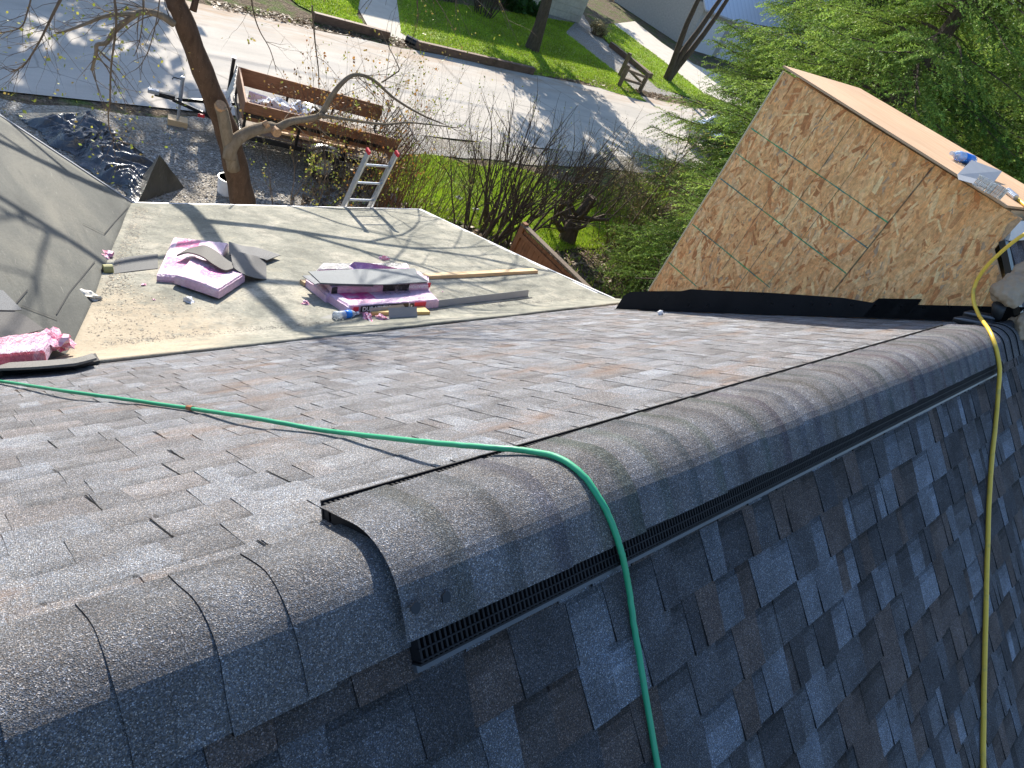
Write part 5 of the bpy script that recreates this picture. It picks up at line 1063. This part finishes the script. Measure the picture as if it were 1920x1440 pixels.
n = 26000; X = RS.uniform(60, 260, n); Yv = RS.uniform(0, 150, n); Z = RS.rand(n)*9*(1+.3*np.sin(X*.2)*np.cos(Yv*.17)); P = np.stack([X, Yv, Z], 1); s = RS.uniform(.4, 1.3, (n, 1)); u = RS.normal(0, 1, (n, 3)); u /= np.linalg.norm(u, axis=1, keepdims=True); v_ = np.cross(u, RS.normal(0, 1, (n, 3)))
tag(flat_np('distant_woods', np.stack([P-u*s, P-v_*s*.5, P+u*s, P+v_*s*.5], 1), np.array([(.07, .10, .03), (.12, .11, .06), (.16, .13, .08)])[RS.randint(0, 3, n)], MT['leaf']), kind='stuff')

# ------------------------------------------------------------------ parked car behind the conifer boughs
car = thing('parked_car', 'silver grey parked car half hidden behind the conifer boughs', 'car', (29.2, 16.3, 0), math.radians(3))
prf = [(-2.2, .35), (-2.25, .75), (-2.1, .95), (-1.2, 1.05), (-.55, 1.42), (.75, 1.46), (1.5, 1.08), (2.15, .98), (2.25, .7), (2.2, .35)]
mb = MB(); mb.prism([(x, -.85, z) for x, z in prf], (0, 1.7, 0)); CARP = mat_simple('car_paint', (.42, .45, .50), .25, .5, var=.03); o = mb.build('body', CARP, car); md = o.modifiers.new('b', 'BEVEL'); md.width = .08; md.segments = 3
for q in ([(-1.12, 1.085), (-.62, 1.36)], [(.82, 1.41), (1.42, 1.12)]):
    (xa, za), (xb, zb) = q; n_ = V((-(zb-za), 0, xb-xa)).normalized()*.012; mb = MB(); mb.prism([V((xa, -.68, za))+n_, V((xb, -.62, zb))+n_, V((xb, .62, zb))+n_, V((xa, .68, za))+n_], n_*.6); mb.build('windscreen', MT['glass'], car)
for s in (-1, 1):
    mb = MB(); mb.prism([(-.95, s*.852, 1.08), (-.5, s*.852, 1.36), (.7, s*.852, 1.38), (1.2, s*.852, 1.1)], (0, s*.006, 0)); mb.build('window', MT['glass'], car)
    for x in (-1.4, 1.35): mb = MB(); mb.tube([(x, s*.70, .32), (x, s*.88, .32)], .32, 20); wl = mb.build('wheel', MT['tyre'], car); mb = MB(); mb.tube([(x, s*.88, .32), (x, s*.89, .32)], .2, 14); mb.build('rim', MT['steel'], wl)
    mb = MB(); mb.box((-2.2, s*.6, .78), (.12, .36, .14)); mb.build('headlight', MT['white'], car)

# ------------------------------------------------------------------ person kneeling past the right edge
per = thing('person', 'person in tan trousers and black shoes kneeling at the dormer foot', 'person')
def skin(name, pts, edges, rad, mat, sub=2, disp=0, parent=per):
    me = bpy.data.meshes.new(name); me.from_pydata([tuple(p) for p in pts], edges, []); o = bpy.data.objects.new(name, me); COL.objects.link(o); o.parent = parent; me.materials.append(mat)
    md = o.modifiers.new('k', 'SKIN'); md.use_smooth_shade = True
    sv = me.skin_vertices[0].data if me.skin_vertices else None
    if sv is None:
        bpy.context.view_layer.objects.active = o
    for i, r in enumerate(rad): me.skin_vertices[0].data[i].radius = (r, r) if not hasattr(r, '__len__') else r
    me.skin_vertices[0].data[0].use_root = True
    md = o.modifiers.new('s', 'SUBSURF'); md.levels = md.render_levels = sub
    if disp:
        tx = bpy.data.textures.new(name, 'CLOUDS'); tx.noise_scale = .07; md = o.modifiers.new('d', 'DISPLACE'); md.texture = tx; md.strength = disp; md.texture_coords = 'LOCAL'
    return o
SK = mat_simple('skin', (.45, .26, .18), .55, var=.08); TR = mat_simple('tan_trousers', (.36, .27, .19), .85, var=.15, vs=14, bump=.4, bs=25); SH = mat_simple('dark_shirt', (.05, .06, .09), .85)
def ensure_skin(me):
    if not me.skin_vertices:
        bm_ = __import__('bmesh').new(); bm_.from_mesh(me); bm_.verts.layers.skin.verify(); bm_.to_mesh(me); bm_.free()
_old = skin
pel = V((5.62, .10, 6.36)); che = V((5.92, .02, 6.72)); nec = V((6.08, .0, 6.90)); hd = V((6.18, -.02, 7.05))
aL, aR = onP(1893, 612, .05), onP(1886, 578, .05); aL = PX(1894, 612, 5.12); aR = PX(1874, 572, 5.06)
kL, kR = V((5.50, .30, 6.06)), PX(1985, 470, 5.35); fL, fR = PX(1888, 613, 5.13), PX(1888, 585, 5.13)
sL, sR = che+V((.05, -.18, .06)), che+V((.05, .18, .06)); eL, eR = sL+V((.22, -.05, -.22)), sR+V((.25, .05, -.2)); hL, hR = eL+V((.2, .08, -.18)), eR+V((.18, -.02, -.2))
P = [pel, che, nec, hd, pel+V((0, -.10, -.05)), kL, kL.lerp(aL, .6), kL.lerp(aL, .8), pel+V((0, .12, -.05)), kR, kR.lerp(aR, .6), kR.lerp(aR, .8), sL, eL, hL, sR, eR, hR]; Ed = [(0, 1), (1, 2), (2, 3), (0, 4), (4, 5), (5, 6), (6, 7), (0, 8), (8, 9), (9, 10), (10, 11), (1, 12), (12, 13), (13, 14), (1, 15), (15, 16), (16, 17)]
Rr = [.13, .14, .055, .10, .10, .058, .04, .035, .10, .058, .04, .035, .06, .04, .026, .06, .04, .026]
for hnd in (14, 17):
    for k in range(5):
        b = len(P); o_ = V((.02 if k else -.01, (-.03+.018*k), -.06)); P.append(P[hnd]+V((.02, -.036+.018*k, -.05))); P.append(P[hnd]+V((.05, -.045+.022*k, -.085+.004*k))); Ed += [(hnd, b), (b, b+1)]; Rr += [.011, .008]
def mk(name, P, Ed, Rr, mat, disp=0, sub=2):
    me = bpy.data.meshes.new(name); me.from_pydata([tuple(p) for p in P], Ed, []); ensure_skin(me); o = bpy.data.objects.new(name, me); COL.objects.link(o); o.parent = per; me.materials.append(mat)
    md = o.modifiers.new('k', 'SKIN'); md.use_smooth_shade = True
    for i, r in enumerate(Rr): me.skin_vertices[0].data[i].radius = (r, r)
    me.skin_vertices[0].data[0].use_root = True; md = o.modifiers.new('s', 'SUBSURF'); md.levels = md.render_levels = sub
    if disp:
        tx = bpy.data.textures.new(name, 'MARBLE' if False else 'CLOUDS'); tx.noise_scale = .11; md = o.modifiers.new('d', 'DISPLACE'); md.texture = tx; md.strength = disp; md.texture_coords = 'LOCAL'
        t2 = bpy.data.textures.new(name, 'CLOUDS'); t2.noise_scale = .035; t2.noise_type = 'HARD_NOISE'; md = o.modifiers.new('d2', 'DISPLACE'); md.texture = t2; md.strength = disp*.16; md.texture_coords = 'LOCAL'
    return o
mk('body', P, Ed, Rr, SK)
mk('trousers', [pel+V((.03, 0, .06)), pel, pel+V((0, -.10, -.05)), kL, kL.lerp(aL, .5), kL.lerp(aL, .8)+V((0, 0, .02)), aL, pel+V((0, .12, -.05)), kR, kR.lerp(aR, .5), kR.lerp(aR, .8)+V((0, 0, .02)), aR], [(0, 1), (1, 2), (2, 3), (3, 4), (4, 5), (5, 6), (1, 7), (7, 8), (8, 9), (9, 10), (10, 11)], [.15, .155, .125, .095, .095, .10, .09, .125, .10, .10, .105, .085], TR, .09, 4)
mk('shirt', [pel+V((.04, 0, .1)), che, nec+V((-.02, 0, -.03)), sL, sL.lerp(eL, .8), sR, sR.lerp(eR, .8)], [(0, 1), (1, 2), (1, 3), (3, 4), (1, 5), (5, 6)], [.15, .16, .07, .075, .055, .075, .055], SH, .02)
mb = MB(); mb.tube([hd+V((-.03, 0, .0)), hd+V((-.02, 0, .07)), hd+V((0, 0, .13)), hd+V((.01, 0, .15))], [.105, .115, .09, .03], 16); mb.build('hair', mat_simple('brown_hair', (.05, .03, .02), .7), per, smooth=True)
mb = MB(); nz = hd+V((.11, 0, .02)); mb.tube([nz+V((0, 0, .03)), nz+V((.025, 0, -.01)), nz+V((.0, 0, -.02))], [.008, .014, .01], 8); mb.build('nose', SK, per, smooth=True)
for s in (-1, 1): mb = MB(); mb.tube([hd+V((.092, s*.035, .045)), hd+V((.10, s*.035, .045))], [.012, .006], 8); mb.build('eye', MT['white'], per)
SHOE = mat_simple('shoe_black', (.018, .018, .02), .6); 
for i, (toe, heel) in enumerate(((PX(1787, 598, 4.98), PX(1868, 613, 5.06)), (PX(1806, 588, 5.06), PX(1868, 600, 5.12)))):
    mb = MB(); pts = [heel, heel.lerp(toe, .15), heel.lerp(toe, .45), heel.lerp(toe, .8), toe]; mb.tube(pts, [.022, .034, .030, .030, .012], 14); sh = mb.build('shoe', SHOE, per, smooth=True)
    mb = MB(); o_ = V((-.030, 0, .012)); mb.tube([p.lerp(heel.lerp(toe, .5), .06)+o_ for p in pts], [.006, .009, .009, .008, .004], 6); mb.build('sole', mat_simple('sole_grey', (.16, .16, .17), .7), sh, smooth=True)
    mb = MB(); mb.tube([heel, heel.lerp((aL, aR)[i], .6), (aL, aR)[i]], [.024, .034, .04], 10); mb.build('sock', SHOE, per, smooth=True)
    if i == 0: mb = MB(); mb.box(heel.lerp(toe, .25)+V((-.032, 0, .004)), (.012, .03, .022)); mb.build('blue_patch', MT['label_blue'], sh)
# overhead wires along the street
for i, (y, z) in enumerate(((30.5, 8.2), (30.9, 9.4))):
    mb = MB(); mb.tube([V((-30+130*t/24, y, z-1.1*math.sin(math.pi*((t % 12)/12)))) for t in range(25)], .018, 4); tag(mb.build('overhead_wire', MT['blackmetal']), ['lower', 'upper'][i]+' black overhead wire along the street', 'wire')
